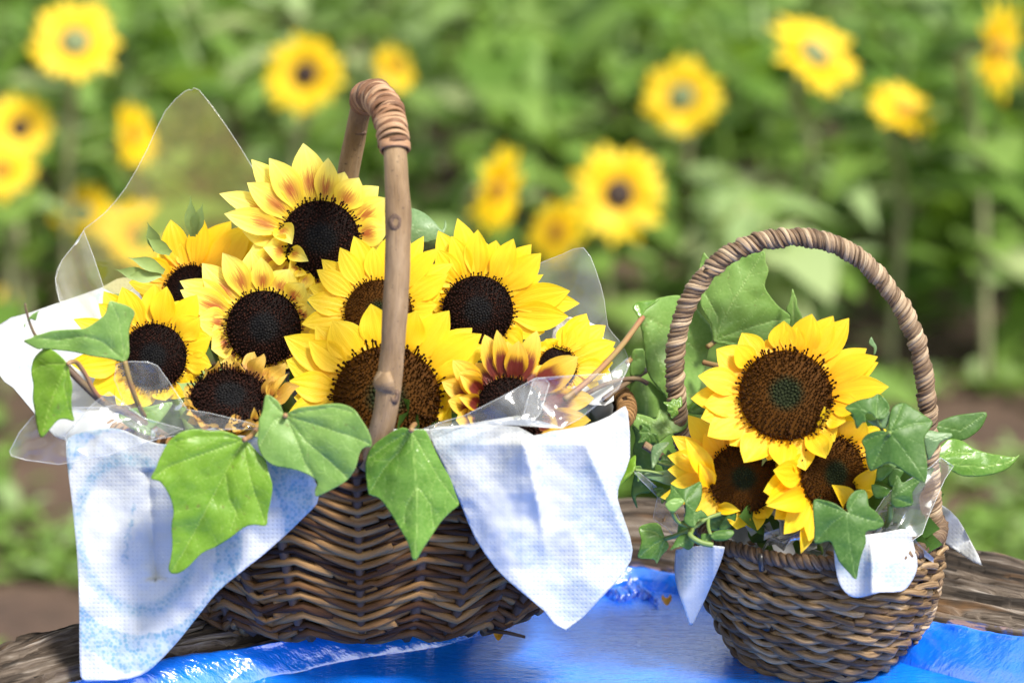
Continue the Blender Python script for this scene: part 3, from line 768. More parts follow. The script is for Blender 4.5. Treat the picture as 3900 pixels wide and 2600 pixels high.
for i in range(30):
    ph = -math.pi / 2 + i * RIB
    if i * RIB > 2 * math.pi - 0.1: break
    tube('rib', [hull(ph, h / 8, 0.0) for h in range(-0, 9)], 0.0042, M['rib'], wb, 7)
# inner shell, base and black plastic tray
V, F, st = [], [], []
for j, h in enumerate((0, 0.1, 0.25, 0.5, 0.75, 0.99)):
    for i in range(48):
        V.append(hull(i * 2 * math.pi / 48, h, -0.0045)); st.append((i * .01, h, 0))
F = [(j * 48 + i, j * 48 + (i + 1) % 48, j * 48 + 48 + (i + 1) % 48, j * 48 + 48 + i) for j in range(5) for i in range(48)] + [tuple(range(48))]
link('inner_wall', mesh('inner_wall', V, F, st), M['rib'], wb)
V, F = [], []
prof = [(0.96, 1.0, -0.010), (0.94, 0.99, -0.012), (0.9, 0.6, -0.014), (0.85, 0.45, -0.02)]
for j, (q, h, off) in enumerate(prof):
    for i in range(48): V.append(hull(i * 2 * math.pi / 48, h, off))
F = [(j * 48 + i, j * 48 + (i + 1) % 48, j * 48 + 48 + (i + 1) % 48, j * 48 + 48 + i) for j in range(3) for i in range(48)] + [tuple(144 + i for i in range(48))]
tray = link('plastic_tray', mesh('plastic_tray', V, F), M['plastic'])
setp(tray, 'black plastic tray lining the willow basket, its rim edge showing by the clear film', 'tray')
rimp = [hull(i * 2 * math.pi / 160, 1.0, 0.0) for i in range(161)]
tube('rim_hoop', rimp, 0.0058, M['willow'], wb, 8)
hx = []
for i in range(1600):
    a = i / 1600 * 160; p = rimp[int(a)].lerp(rimp[int(a) + 1], a % 1)
    tn = (rimp[int(a) + 1] - rimp[int(a)]).normalized(); b1 = Vector((0, 0, 1)); b2 = tn.cross(b1)
    an = i / 1600 * 2 * math.pi * 130
    hx.append(p + (b1 * math.cos(an) + b2 * math.sin(an)) * 0.0066)
tube('rim_wrap', hx, 0.0016, M['willow'], wb, 5)

# handle: a bent stick from the front rim to the back rim
HP = [(846, 1075, -0.092, 23), (868, 1010, -0.095, 26), (884, 950, -0.096, 26), (893, 890, -0.095, 28), (902, 800, -0.092, 26.5), (908, 700, -0.088, 27), (913, 600, -0.083, 27.5), (915, 510, -0.077, 28), (911, 420, -0.068, 26), (907, 350, -0.058, 25), (900, 290, -0.043, 26),
      (884, 245, -0.015, 26), (862, 222, 0.025, 26), (842, 226, 0.07, 26), (829, 252, 0.105, 25), (817, 310, 0.128, 25), (805, 370, 0.138, 25), (796, 430, 0.143, 25), (788, 520, 0.147, 25), (780, 700, 0.15, 25), (776, 860, 0.15, 24)]
hp = spline([dY(x, y, Y) for x, y, Y, r in HP], 12)
hr = []
for i in range(len(HP) - 1):
    for k in range(12): hr.append(HP[i][3] + (HP[i + 1][3] - HP[i][3]) * k / 12)
hr.append(HP[-1][3]); hr = [r / 3000 for r in hr]
V, F, st = tube_data(hp, hr, 18)
for i, v in enumerate(V):
    q = hp[i // 18]; d = Vector(v) - q
    V[i] = q + d * (1 + 0.07 * noise.fractal(Vector(v) * 32, 1, 2, 3))
link('handle', mesh('handle', V, F, st), M['bark'], wb)
# willow binding round the top of the handle
i0, i1 = int(9.2 * 12), int(13.2 * 12)
cum = [0]
for i in range(i0, i1): cum.append(cum[-1] + (hp[i + 1] - hp[i]).length)
s = 0.0; rng = random.Random(9); nb = 0
while s < cum[-1]:
    j = max(i for i in range(len(cum)) if cum[i] <= s); i = i0 + j
    p = hp[i]; tn = (hp[i + 1] - hp[i - 1]).normalized()
    t1 = tn.cross(RIGHT).normalized(); t2 = tn.cross(t1)
    big = 1.35 if nb == 0 else 1.0
    r_ = hr[i] * rng.uniform(1.02, 1.12) + 0.0012; lean = rng.uniform(-0.16, 0.16); lp = rng.uniform(0, 6.28)
    V, st2 = [], []
    wd = rng.uniform(0.0014, 0.0027) * big; th = rng.uniform(0.0009, 0.0019) * big
    ns = 30
    for a in range(ns):
        an = 2 * math.pi * a / ns
        o_ = t1 * math.cos(an) + t2 * math.sin(an)
        cc = p + o_ * (r_ + 0.0006 * math.sin(3 * an + lp)) + tn * (lean * r_ * math.cos(an + lp))
        for q in range(8):
            b = 2 * math.pi * q / 8
            V.append(cc + tn * (wd * math.cos(b)) + o_ * (th * math.sin(b) * (1 + 0.3 * math.sin(q * 2.3 + nb)))); st2.append((an * 0.02, q / 8, 0))
    F = [(a * 8 + q, a * 8 + (q + 1) % 8, ((a + 1) % ns) * 8 + (q + 1) % 8, ((a + 1) % ns) * 8 + q) for a in range(ns) for q in range(8)]
    link('binding', mesh('binding', V, F, st2), M['binding'], wb)
    s += wd * rng.uniform(1.35, 1.8); nb += 1
def knot(px, py, Y, w_, h_, name='knot', mat=None):
    c = dY(px, py, Y); V, F = [], []
    for i, (q, z) in enumerate(((1.0, -0.004), (0.8, -0.0006), (0.55, 0.0006), (0.35, 0.0002), (0.15, -0.001))):
        for j in range(16):
            a = j * math.pi / 8; wv = 1 + 0.18 * noise.noise(Vector((math.cos(a), math.sin(a), px)))
            V.append(c + RIGHT * (w_ * q * wv * math.cos(a)) + UPV * (h_ * q * wv * math.sin(a)) + NCAM * z)
    F = [(i * 16 + j, i * 16 + (j + 1) % 16, i * 16 + 16 + (j + 1) % 16, i * 16 + 16 + j) for i in range(4) for j in range(16)] + [tuple(64 + j for j in range(16))]
    return link(name, mesh(name, V, F), mat or M['knot'], wb)
knot(908, 510, -0.0863, 0.0058, 0.0088)
knot(822, 302, 0.116, 0.0064, 0.0034)
knot(905, 908, -0.1035, 0.004, 0.007)
tube('branch_stub', [dY(892, 876, -0.096), dY(878, 880, -0.098), dY(867, 884, -0.099), dY(860, 888, -0.099)], [0.012, 0.0098, 0.0062, 0.0022], M['bark'], wb, 10)
tube('twig', [dY(1120, 1446, -0.03), dY(1165, 1452, -0.04), dY(1206, 1462, -0.045)], [0.002, 0.0016, 0.0012], M['rib'], wb, 6)

# ================================================================== THE SEAGRASS BASKET
GC = Vector((0.2345, 0.014, 0.0)); 
gb = thing('seagrass_basket', GC, 'small round basket of twisted brown seagrass with a tall arched handle', 'basket')
def bowl(h):                         # radius against height 0..1
    return 0.060 + 0.031 * math.sin(min(1, h * 1.25) * math.pi / 2) ** 0.9 - 0.004 * max(0, h - 0.75)
GH = 0.104
def strand_pair(name_mat, path, closed, pitch, hr_, sr, plies, parent, seed, name='strand', step=0.0016, sides=9, squash=1.0):
    P = [Vector(p) for p in path]
    rng = random.Random(seed)
    L = [0]
    for a, b in zip(P[:-1], P[1:]): L.append(L[-1] + (b - a).length)
    n_ = int(L[-1] / step); j = 0; C = []; T = []
    for i in range(n_ + 1):
        s = L[-1] * i / n_
        while j < len(L) - 2 and L[j + 1] < s: j += 1
        f = (s - L[j]) / max(L[j + 1] - L[j], 1e-9); C.append(P[j].lerp(P[j + 1], f)); T.append((P[j + 1] - P[j]).normalized())
    for q in range(plies):
        pts, rad = [], []; ph = 2 * math.pi * q / plies + seed
        for i, (c, t) in enumerate(zip(C, T)):
            s = L[-1] * i / n_
            up = Vector((0, 0, 1)) if abs(t.z) < 0.75 else Vector((0, -1, 0))
            b2 = t.cross(up).normalized(); b1 = b2.cross(t)
            a = ph + 2 * math.pi * s / pitch + 0.7 * noise.noise(Vector((s * 30, seed, 0)))
            hh = hr_ * (1 + 0.4 * noise.noise(Vector((s * 70, seed, q))))
            pts.append(c + (b1 * math.cos(a) + b2 * math.sin(a) * squash) * hh)
            rad.append(sr * (1 + 0.35 * noise.noise(Vector((s * 110, q * 5, seed)))))
        tube(name, pts, rad, M[name_mat], parent, sides, ridged=0.22, seed=seed * 3 + q)
NROW = 13
for k in range(NROW):
    h = k / (NROW - 1) * 0.90
    r_ = bowl(h) + (0.0018 if k % 2 else -0.001)
    path = []
    for i in range(121):
        a = 2 * math.pi * i / 120 + k * 0.7
        rr = r_ + 0.0016 * noise.noise(Vector((math.cos(a) * 2, math.sin(a) * 2, k * 1.1)))
        path.append(GC + Vector((rr * math.cos(a), rr * math.sin(a), 0.0045 + GH * h + 0.0016 * noise.noise(Vector((math.cos(a) * 1.6, math.sin(a) * 1.6, k * 2.3 + 5))))))
    strand_pair('seagrass', path, True, 0.046 * random.uniform(.85, 1.15), 0.0024, 0.0027, 2, gb, k + 1)
# the rim: an angled braid
path = [GC + Vector(((bowl(1) + 0.001) * math.cos(2 * math.pi * i / 120), (bowl(1) + 0.001) * math.sin(2 * math.pi * i / 120), GH + 0.002)) for i in range(121)]
strand_pair('seagrass_light', path, True, 0.012, 0.0034, 0.0027, 2, gb, 31)
# upright stakes and floor inside
for i in range(24):
    a = i * math.pi / 12
    tube('stake', [GC + Vector(((bowl(h) - 0.002) * math.cos(a), (bowl(h) - 0.002) * math.sin(a), 0.004 + GH * h)) for h in (0, .2, .4, .6, .8, 1)], 0.0024, M['rib'], gb, 6)
V = []
for j, h in enumerate((0.0, 0.2, 0.5, 0.8, 0.97)):
    for i in range(40):
        a = i * math.pi / 20; V.append(GC + Vector(((bowl(h) - 0.0052) * math.cos(a), (bowl(h) - 0.0052) * math.sin(a), 0.003 + GH * h)))
F = [(j * 40 + i, j * 40 + (i + 1) % 40, j * 40 + 40 + (i + 1) % 40, j * 40 + 40 + i) for j in range(4) for i in range(40)] + [tuple(range(40))]
link('inner_wall', mesh('inner_wall', V, F), plain('liner_grey', (0.30, 0.30, 0.31), 0.7, 0.3, 60), gb)
# arched handle, wound with seagrass
GP = [(1606, 1235, .030), (1590, 1150, .026), (1578, 1060, .022), (1560, 960, .02), (1551, 880, .018), (1552, 800, .018), (1567, 730, .018), (1598, 662, .018), (1650, 602, .018), (1712, 565, .018), (1780, 548, .018), (1850, 546, .018), (1920, 562, .018), (1985, 604, .018), (2040, 662, .018), (2082, 727, .018), (2108, 795, .018), (2122, 860, .018), (2130, 930, .017), (2134, 1000, .016), (2138, 1080, .012), (2142, 1160, .008), (2147, 1240, .006), (2144, 1320, .004), (2128, 1400, .002), (2098, 1470, 0.0)]
gp = spline([dY(x, y, Y) for x, y, Y in GP], 10)
tube('handle_core', gp, 0.0046, M['rib'], gb, 8)
strand_pair('seagrass_light', gp, False, 0.0152, 0.0052, 0.0022, 4, gb, 40, 'handle_strand', 0.0010, 9)
# a loop where the handle meets the rim
for (px, py) in ((2100, 1258), (2072, 1300), (2110, 1310)):
    pts = [dY(px + 26 * math.cos(a) * 0.9, py + 18 * math.sin(a), -0.03 + 0.006 * math.sin(a * 2)) for a in np.linspace(0.3, 5.6, 16)]
    tube('loop', pts, 0.0028, M['seagrass_light'], gb, 7, ridged=.2)
tube('hook', [dY(1748, 1270, -0.079), dY(1747, 1285, -0.081), dY(1750, 1310, -0.081)], 0.0022, M['plastic'], gb, 7)

# ================================================================== CLOTH LINERS
def const(Y): return lambda u, v: np.full(u.shape, Y)
def ring(u, v, cx, cy, rx, ry, rot, w_):
    c, s_ = math.cos(rot), math.sin(rot); x = (u - cx) * c + (v - cy) * s_; y = -(u - cx) * s_ + (v - cy) * c
    d = np.hypot(x / rx, y / ry); return np.clip(1.4 - np.abs(d - 1) / w_ * 1.4, 0, 1), d, np.arctan2(y / ry, x / rx)
def hem(poly):                       # printed hem
    return poly
cl = thing('cloth_liner', (-0.112, 0.0, 0.18), 'white nonwoven cloth with pale blue lace print lining the willow basket', 'cloth')
def print_left(u, v, out):
    cx, cy = 310 * S, 1228 * S
    r1, d, an = ring(u, v, cx, cy, 130 * S, 175 * S, R(-12), 0.13)
    band = ((d > 1.36 + 0.05 * np.sin(an * 3)) & (d < 1.78 + 0.085 * np.abs(np.sin(an * 7)))).astype(float)
    r2 = ring(u, v, cx, cy, 88 * S, 118 * S, R(-12), 0.05)[0] * 0.0
    b2 = ((d > 2.55 + 0.085 * np.abs(np.sin(an * 9 + 1))) & (d < 3.2)).astype(float)
    # a line of faint script inside the oval
    pts = [(286, 1292), (278, 1284), (284, 1272), (292, 1282), (288, 1262), (296, 1258), (290, 1246), (284, 1238), (292, 1226), (299, 1238), (294, 1218), (301, 1214), (296, 1200), (304, 1206), (303, 1192), (298, 1186), (306, 1180), (302, 1166), (309, 1170), (308, 1156)]
    txt = np.clip(1.3 - segd(u, v, disp(pts)) / 3.2, 0, 1) * 0.9
    return {'print': np.clip(np.maximum.reduce([r1 * 0.85, band, b2, txt]), 0, 1)}
def d_left(u, v):
    x = u / S; y = v / S
    t = np.clip((y - 1000) / 560, 0, 1)
    base = -0.082 - 0.034 * t - 0.022 * np.clip((x - 420) / 250, 0, 1) * (1 - t)
    fold = 0.010 * np.sin((x - 150 - 0.25 * (y - 1000)) / 62.0) * (0.35 + 0.65 * t) + 0.006 * np.sin((x + y * 0.7) / 47.0) * t
    br = -0.012 * np.exp(-((y - 1010) / 40) ** 2)
    crease = 0.007 * np.exp(-np.abs(x - 345 - (y - 1150) * 0.08) / 14.0) * ((y > 1080) & (y < 1330))
    return base + fold * 0.7 + crease + 0.003 * fbm(u, v, 0.006, 2.0) + 0.0006 * np.abs(fbm(u, v, 0.010, 4.0, 2)) - br * 0
PL = disp([(152, 1030), (158, 1004), (210, 988), (270, 984), (330, 1008), (378, 1020), (430, 1010), (520, 1000), (620, 1010), (700, 1060), (732, 1140), (700, 1185), (620, 1260), (560, 1308), (500, 1358), (450, 1420), (400, 1482), (340, 1540), (290, 1559), (230, 1562), (190, 1560), (183, 1520), (182, 1400), (178, 1290), (166, 1160), (156, 1080)])
sheet('flap', PL, d_left, 9, M['cloth'], cl, 3, print_left, 0.0007)
def print_right(u, v, out):
    x, y = u / S, v / S
    b = np.zeros_like(u)
    for cx, cy, rx, ry, ro in ((1390, 1200, 75, 150, -.3), (1270, 1320, 150, 40, .75), (1050, 1010, 70, 45, 0), (1275, 1010, 45, 30, .3), (1420, 1100, 40, 40, 0), (1330, 1380, 60, 40, -.6)):
        r1, d, an = ring(x, y, cx, cy, rx, ry, ro, 0.3); b = np.maximum(b, np.clip((1.05 - d + 0.08 * np.sin(an * 8)) * 6, 0, 1) * 0.34)
    for px, py in ((1228, 1080), (1236, 1115), (1100, 1110)):
        b = np.maximum(b, np.clip(1.2 - segd(x, y, [(px, py), (px + 5, py - 14), (px + 9, py), (px + 14, py - 12), (px + 18, py)]) / 2.5, 0, 1) * 0.6)
    return {'print': b}
def d_right(u, v):
    x = u / S; y = v / S
    t = np.clip((y - 960) / 480, 0, 1)
    # ridges of three hanging folds
    c1 = 1195 + (y - 985) * 0.30 - ((y - 985) / 270) ** 2 * 25; c2 = 1330 + (y - 980) * 0.42
    def fold(c, sharp):
        d_ = (x - c)
        return np.where(d_ < 0, np.exp(d_ / 95.0), np.exp(-d_ / sharp))
    b = -0.092 + 0.03 * np.clip((x - 1200) / 250, 0, 1) - 0.022 * t
    b = b - 0.022 * fold(c1, 16) * np.clip((y - 960) / 60, 0.35, 1) * np.clip((1330 - y) / 200, 0.15, 1) - 0.020 * fold(c2, 18) * np.clip((y - 960) / 60, 0.35, 1) * np.clip((1290 - y) / 220, 0.1, 1)
    b = b + 0.004 * np.sin((x - 0.4 * y) / 28.0) * t
    return b + 0.003 * fbm(u, v, 0.006, 5.0) + 0.0006 * np.abs(fbm(u, v, 0.010, 6.0, 2))
PR = disp([(984, 987), (1040, 980), (1110, 976), (1190, 980), (1225, 1000), (1265, 990), (1340, 978), (1400, 955), (1428, 936), (1442, 945), (1447, 1050), (1425, 1105), (1418, 1145), (1436, 1200), (1453, 1262), (1436, 1310), (1380, 1372), (1300, 1447), (1250, 1402), (1190, 1352), (1140, 1305), (1092, 1235), (1060, 1160), (1020, 1070)])
sheet('flap', PR, d_right, 8, M['cloth'], cl, 2, print_right, 0.0007)
def print_back(u, v, out):
    x, y = u / S, v / S; b = np.zeros_like(u)
    for cx, cy, rx, ry, ro in ((95, 890, 45, 90, -.6), (150, 800, 60, 25, .5), (240, 690, 30, 30, 0)):
        r1, d, an = ring(x, y, cx, cy, rx, ry, ro, 0.3); b = np.maximum(b, np.clip((1.05 - d) * 6, 0, 1) * 0.5)
    return {'print': b}
def d_back(u, v):
    x = u / S; y = v / S
    return 0.135 - 0.19 * np.clip((y - 640) / 400, 0, 1) + 0.010 * np.sin((x + 0.7 * y) / 55.0) + 0.0015 * fbm(u, v, 0.005, 8.0)
sheet('flap', disp([(-8, 750), (70, 718), (150, 690), (230, 662), (310, 632), (420, 700), (420, 850), (350, 960), (260, 1000), (150, 1010), (110, 985), (72, 940), (30, 890), (-6, 855)]), d_back, 10, M['cloth'], cl, 2, print_back, 0.0007)
sheet('flap', disp([(1290, 730), (1330, 735), (1365, 745), (1392, 790), (1400, 850), (1410, 920), (1360, 930), (1290, 900), (1260, 800)]), lambda u, v: 0.055 - 0.06 * np.clip((v / S - 740) / 200, 0, 1) + 0.006 * np.sin(u / 40.0), 10, M['cloth'], cl, 2, print_back, 0.0007)
sheet('flap', disp([(780, 985), (860, 985), (985, 985), (1000, 1010), (860, 1030), (790, 1020)]), lambda u, v: np.full(u.shape, -0.083), 10, M['cloth'], cl, 1, print_back, 0.0007)

cs = thing('cloth_liner', (0.2345, 0.0, 0.11), 'white cloth napkin with drooping corners lining the small seagrass basket', 'cloth')
def print_s(u, v, out):
    x, y = u / S, v / S; b = np.zeros_like(u)
    for cx, cy, rx, ry, ro in ((1960, 1290, 60, 40, .4), (2060, 1320, 40, 30, 0), (1575, 1290, 20, 60, 0)):
        r1, d, an = ring(x, y, cx, cy, rx, ry, ro, 0.3); b = np.maximum(b, np.clip((1.05 - d) * 5, 0, 1) * 0.45)
    return {'print': b}
sheet('flap', crop(2300, 1500, [(548, 1200), (560, 1180), (640, 1165), (760, 1150), (900, 1160), (918, 1180), (885, 1290), (830, 1420), (780, 1540), (720, 1660), (685, 1735), (660, 1760), (640, 1720), (600, 1600), (560, 1480), (540, 1340)]),
      lambda u, v: -0.058 + 0.035 * np.clip((2720 - u) / 180, 0, 1) - 0.014 * np.sin((u + (v - 2100) * 0.35 - 2580) / 42.0) * np.clip((v - 2080) / 200, 0, 1), 7, M['cloth'], cs, 2, print_s, 0.0007)
sheet('flap', disp([(1918, 1242), (1960, 1232), (2030, 1222), (2085, 1215), (2098, 1250), (2107, 1300), (2090, 1340), (2068, 1358), (2020, 1360), (1970, 1372), (1940, 1358), (1922, 1320)]),
      lambda u, v: -0.083 + 0.03 * np.clip((u / S - 2000) / 110, 0, 1) - 0.016 * np.exp(-np.abs(u / S - 2005) / 16) * np.clip((v / S - 1230) / 60, 0, 1) - 0.012 * np.clip((v / S - 1240) / 120, 0, 1), 7, M['cloth'], cs, 3, print_s, 0.0007)
sheet('flap', disp([(2132, 1150), (2165, 1160), (2200, 1190), (2228, 1240), (2256, 1298), (2205, 1270), (2165, 1240), (2140, 1205)]),
      lambda u, v: 0.05 + 0.012 * np.sin((u + v) / 45.0), 8, M['cloth'], cs, 2, print_s, 0.0007)

# ================================================================== IVY AND OTHER LEAVES
def leaf(parent, poly, veins, Y, tilt=(0, 0), cup=0.0, fold=0.0, mat='ivy_mid', step=7, name='leaf', branch=True, wav=0.0024, seed=0.0, vw=2.5):
    P = np.array(poly); uc, vc = P[:, 0].mean(), P[:, 1].mean()
    allv = [v_ for v_ in veins]
    side = []
    if branch:
        rngb = random.Random(int(uc))
        for vi, v_ in enumerate(veins):
            L = sum(math.hypot(b[0] - a[0], b[1] - a[1]) for a, b in zip(v_[:-1], v_[1:]))
            nb_ = max(2, int(L / 36)); k = 1
            for i in range(nb_):
                f = (i + 0.8) / (nb_ + 0.6); tgt = f * L; acc_ = 0
                for a, b in zip(v_[:-1], v_[1:]):
                    l = math.hypot(b[0] - a[0], b[1] - a[1])
                    if acc_ + l >= tgt:
                        t = (tgt - acc_) / l; x, y = a[0] + (b[0] - a[0]) * t, a[1] + (b[1] - a[1]) * t
                        dx, dy = (b[0] - a[0]) / l, (b[1] - a[1]) / l
                        k = -k; an = k * rngb.uniform(0.6, 0.95); ln = L * rngb.uniform(0.14, 0.26)
                        ex, ey = dx * math.cos(an) - dy * math.sin(an), dx * math.sin(an) + dy * math.cos(an)
                        gx_, gy_ = dx * math.cos(an * .4) - dy * math.sin(an * .4), dx * math.sin(an * .4) + dy * math.cos(an * .4)
                        side.append([(x, y), (x + ex * ln, y + ey * ln), (x + ex * ln + gx_ * ln * .8, y + ey * ln + gy_ * ln * .8)]); break
                    acc_ += l
    def depth(u, v):
        x = (u - uc) / PXM; y = (v - vc) / PXM
        d = Y + tilt[0] * x - (abs(tilt[1]) + 0.12) * y + cup * (x * x + y * y)
        if fold and veins: d = d + fold * segd(u, v, veins[0]) / PXM
        if veins:
            dv = np.minimum.reduce([segd(u, v, q) for q in allv]); d = d - 0.0016 * (1 - np.exp(-dv / 22.0))
        return d + wav * fbm(u, v, 0.009, seed + uc * .01, 2)
    def ex(u, v, out):
        if not veins: return {'vein': np.zeros_like(u)}
        dv = np.minimum.reduce([segd(u, v, q) for q in allv]); m_ = np.clip(1.25 - dv / vw, 0, 1)
        if side:
            ds = np.minimum.reduce([segd(u, v, q) for q in side]); m_ = np.maximum(m_, np.clip(1.1 - ds / (vw * .8), 0, 1) * 0.55)
        ed = segd(u, v, out + [out[0]]); m_ = np.maximum(m_, np.clip(1 - ed / 4.0, 0, 1) * 0.35)
        return {'vein': m_}
    return sheet(name, poly, depth, step, M[mat], parent, 3, ex, 0.00045)
H_ = (500, 1400); G_ = (0, 1000); R_ = (2724, 1450)
def cr(o, p): return crop(o[0], o[1], p)
def stalk(parent, o, pts, Ys, r, mat='petiole', name='stalk'):
    q = cr(o, pts); Ys = Ys if isinstance(Ys, (list, tuple)) else [Ys] * len(q)
    return tube(name, spline([onY(a, b, y) for (a, b), y in zip(q, Ys)], 6), r, M[mat], parent, 8)

GI = 'ivy leaves laid over the willow basket rim'
t = thing('ivy_leaf', onY(925, 1670, -0.11), 'largest pale green ivy leaf pointing down over the lace-print cloth', 'leaf', GI)
leaf(t, cr(H_, [(860, 545), (780, 505), (690, 478), (600, 480), (480, 465), (380, 490), (300, 545), (260, 600), (215, 690), (185, 770), (148, 842), (215, 865), (260, 920), (300, 1000), (322, 1100), (305, 1200), (312, 1350), (300, 1450), (283, 1530), (310, 1565), (370, 1560), (450, 1500), (540, 1410), (650, 1360), (760, 1290), (860, 1215), (940, 1195), (1028, 1200), (1040, 1110), (1065, 1000), (1075, 890), (1045, 790), (1025, 710), (960, 640), (890, 565)]),
     [cr(H_, [(855, 548), (720, 790), (560, 1100), (400, 1400), (305, 1550)]), cr(H_, [(852, 550), (880, 720), (910, 860), (960, 1010), (1022, 1190)]), cr(H_, [(850, 550), (650, 620), (450, 690), (270, 760), (165, 838)]), cr(H_, [(852, 550), (700, 520), (520, 520), (340, 560)]), cr(H_, [(860, 552), (950, 660), (1030, 780)]), cr(H_, [(718, 800), (745, 1000), (800, 1100), (760, 1230)])],
     -0.132, (0.12, -0.05), 0.9, -0.10, 'ivy_light', 6)
stalk(t, H_, [(950, 470), (910, 520), (858, 548)], [-0.085, -0.115, -0.131], 0.0019, 'petiole')
t = thing('ivy_leaf', onY(1087, 1580, -0.11), 'pale green ivy leaf with a nibbled tip, beside the wilting sunflower', 'leaf', GI)
leaf(t, cr(H_, [(1170, 358), (1155, 335), (1130, 270), (1080, 225), (1030, 205), (1010, 260), (1000, 330), (972, 400), (968, 500), (960, 560), (980, 640), (1020, 700), (1090, 745), (1170, 762), (1260, 780), (1340, 810), (1395, 845), (1417, 882), (1400, 930), (1410, 980), (1480, 950), (1560, 910), (1650, 850), (1710, 760), (1740, 650), (1780, 605), (1828, 600), (1825, 530), (1790, 450), (1750, 390), (1700, 320), (1620, 280), (1530, 272), (1420, 285), (1290, 300), (1210, 332)]),
     [cr(H_, [(1175, 365), (1255, 540), (1320, 720), (1390, 830), (1412, 965)]), cr(H_, [(1175, 365), (1400, 430), (1540, 480), (1700, 530), (1815, 580)]), cr(H_, [(1180, 370), (1330, 560), (1500, 700), (1610, 800), (1650, 845)]), cr(H_, [(1175, 365), (1090, 400), (1035, 490), (975, 600)]), cr(H_, [(1172, 362), (1090, 290), (1040, 215)]), cr(H_, [(1175, 362), (1330, 330), (1540, 300), (1680, 340)])],
     -0.122, (-0.05, 0.12), 0.8, -0.12, 'ivy_mid', 6)
stalk(t, H_, [(1150, 420), (1165, 390), (1173, 362)], [-0.09, -0.105, -0.121], 0.0019)
t = thing('ivy_leaf', onY(1567, 1640, -0.11), 'glossy deep green ivy leaf hanging in front of the stick handle foot', 'leaf', GI)
leaf(t, [(1567, 1638), (1535, 1627), (1500, 1640), (1465, 1662), (1425, 1692), (1400, 1730), (1391, 1785), (1397, 1840), (1402, 1876), (1412, 1886), (1440, 1895), (1465, 1920), (1495, 1965), (1525, 2015), (1555, 2070), (1570, 2125), (1578, 2132), (1588, 2128), (1610, 2090), (1650, 2030), (1680, 1985), (1720, 1945), (1748, 1920), (1735, 1880), (1715, 1820), (1685, 1770), (1650, 1700), (1622, 1640), (1590, 1634)],
     [[(1567, 1638), (1578, 1760), (1588, 1860), (1592, 1980), (1580, 2120)], [(1567, 1638), (1520, 1720), (1465, 1780), (1410, 1870)], [(1567, 1638), (1610, 1720), (1670, 1820), (1740, 1915)], [(1567, 1638), (1480, 1690), (1410, 1740)], [(1588, 1850), (1545, 1930), (1540, 1990)], [(1588, 1850), (1640, 1920), (1650, 2000)]],
     -0.128, (0.0, 0.16), 0.6, 0.42, 'ivy_glossy', 6)
stalk(t, (0, 0), [(3160, 3230), (3140, 3250), (3134, 3276)], [-0.09, -0.11, -0.127], 0.0019)

t = thing('ivy_vine', onY(640, 1680, -0.05), 'ivy vine with two hanging leaves trailing past the clear film onto the white cloth', 'ivy')
leaf(t, cr(G_, [(955, 752), (985, 690), (980, 560), (995, 470), (1028, 385), (985, 335), (900, 305), (840, 290), (820, 320), (800, 390), (730, 450), (640, 500), (520, 508), (400, 518), (310, 545), (265, 555), (240, 572), (180, 595), (230, 630), (290, 660), (330, 655), (420, 665), (560, 680), (690, 710), (820, 730), (900, 748)]),
     [cr(G_, [(950, 748), (930, 600), (900, 420), (845, 300)]), cr(G_, [(948, 745), (780, 600), (640, 560), (450, 590), (270, 570)]), cr(G_, [(945, 735), (985, 560), (1020, 390)])], -0.095, (0.30, 0.0), 1.5, 0.15, 'ivy_mid', 6)
leaf(t, cr(G_, [(515, 772), (450, 700), (390, 660), (340, 655), (290, 690), (255, 740), (238, 830), (255, 930), (250, 1030), (265, 1130), (280, 1230), (300, 1310), (325, 1328), (370, 1280), (440, 1200), (500, 1190), (565, 1205), (550, 1130), (545, 1040), (552, 940), (530, 850)]),
     [cr(G_, [(508, 778), (430, 960), (370, 1120), (325, 1310)]), cr(G_, [(508, 778), (490, 950), (520, 1100), (555, 1195)]), cr(G_, [(508, 775), (400, 770), (300, 790), (250, 830)])], -0.112, (-0.15, 0.1), 1.0, 0.5, 'ivy_light', 6)
stalk(t, G_, [(515, 800), (640, 930), (800, 1070), (1000, 1160), (1280, 1330)], [-0.085, -0.085, -0.08, -0.07, -0.05], 0.0028, 'vine', 'vine')
stalk(t, G_, [(512, 775), (545, 755), (590, 765), (650, 850), (720, 980), (790, 1055)], [-0.111, -0.108, -0.1, -0.095, -0.09, -0.083], 0.0017)
stalk(t, G_, [(950, 750), (985, 890), (1040, 1050), (1100, 1170)], [-0.095, -0.095, -0.088, -0.075], 0.0019)
stalk(t, G_, [(192, 310), (215, 420), (262, 540), (340, 655)], [-0.09, -0.092, -0.092, -0.085], [0.0006, .001, .0014, .0017] + [0.0017] * 15, 'vine', 'shoot') if False else tube('shoot', spline([onY(a, b, -0.09) for a, b in cr(G_, [(192, 310), (215, 420), (262, 540), (340, 655), (420, 720), (520, 805)])], 6), [0.0007 + 0.0012 * i / 30 for i in range(31)], M['vine'], t, 7)
leaf(t, cr(G_, [(215, 430), (250, 390), (318, 360), (290, 380), (272, 440), (240, 430), (205, 440), (190, 490), (182, 480)]), [], -0.092, mat='ivy_mid', step=6, branch=False)
leaf(t, cr(G_, [(900, 1160), (1000, 1110), (1150, 1090), (1310, 1060), (1280, 1130), (1200, 1230), (1100, 1290), (1000, 1240)]), [cr(G_, [(920, 1160), (1100, 1150), (1290, 1075)])], -0.06, (0, .2), mat='ivy_mid', step=8)
leaf(t, cr(G_, [(905, 1170), (1000, 1190), (1120, 1250), (1190, 1320), (1080, 1300), (960, 1240)]), [cr(G_, [(905, 1170), (1190, 1320)])], -0.066, (0, .2), mat='ivy_glossy', step=8, branch=False)

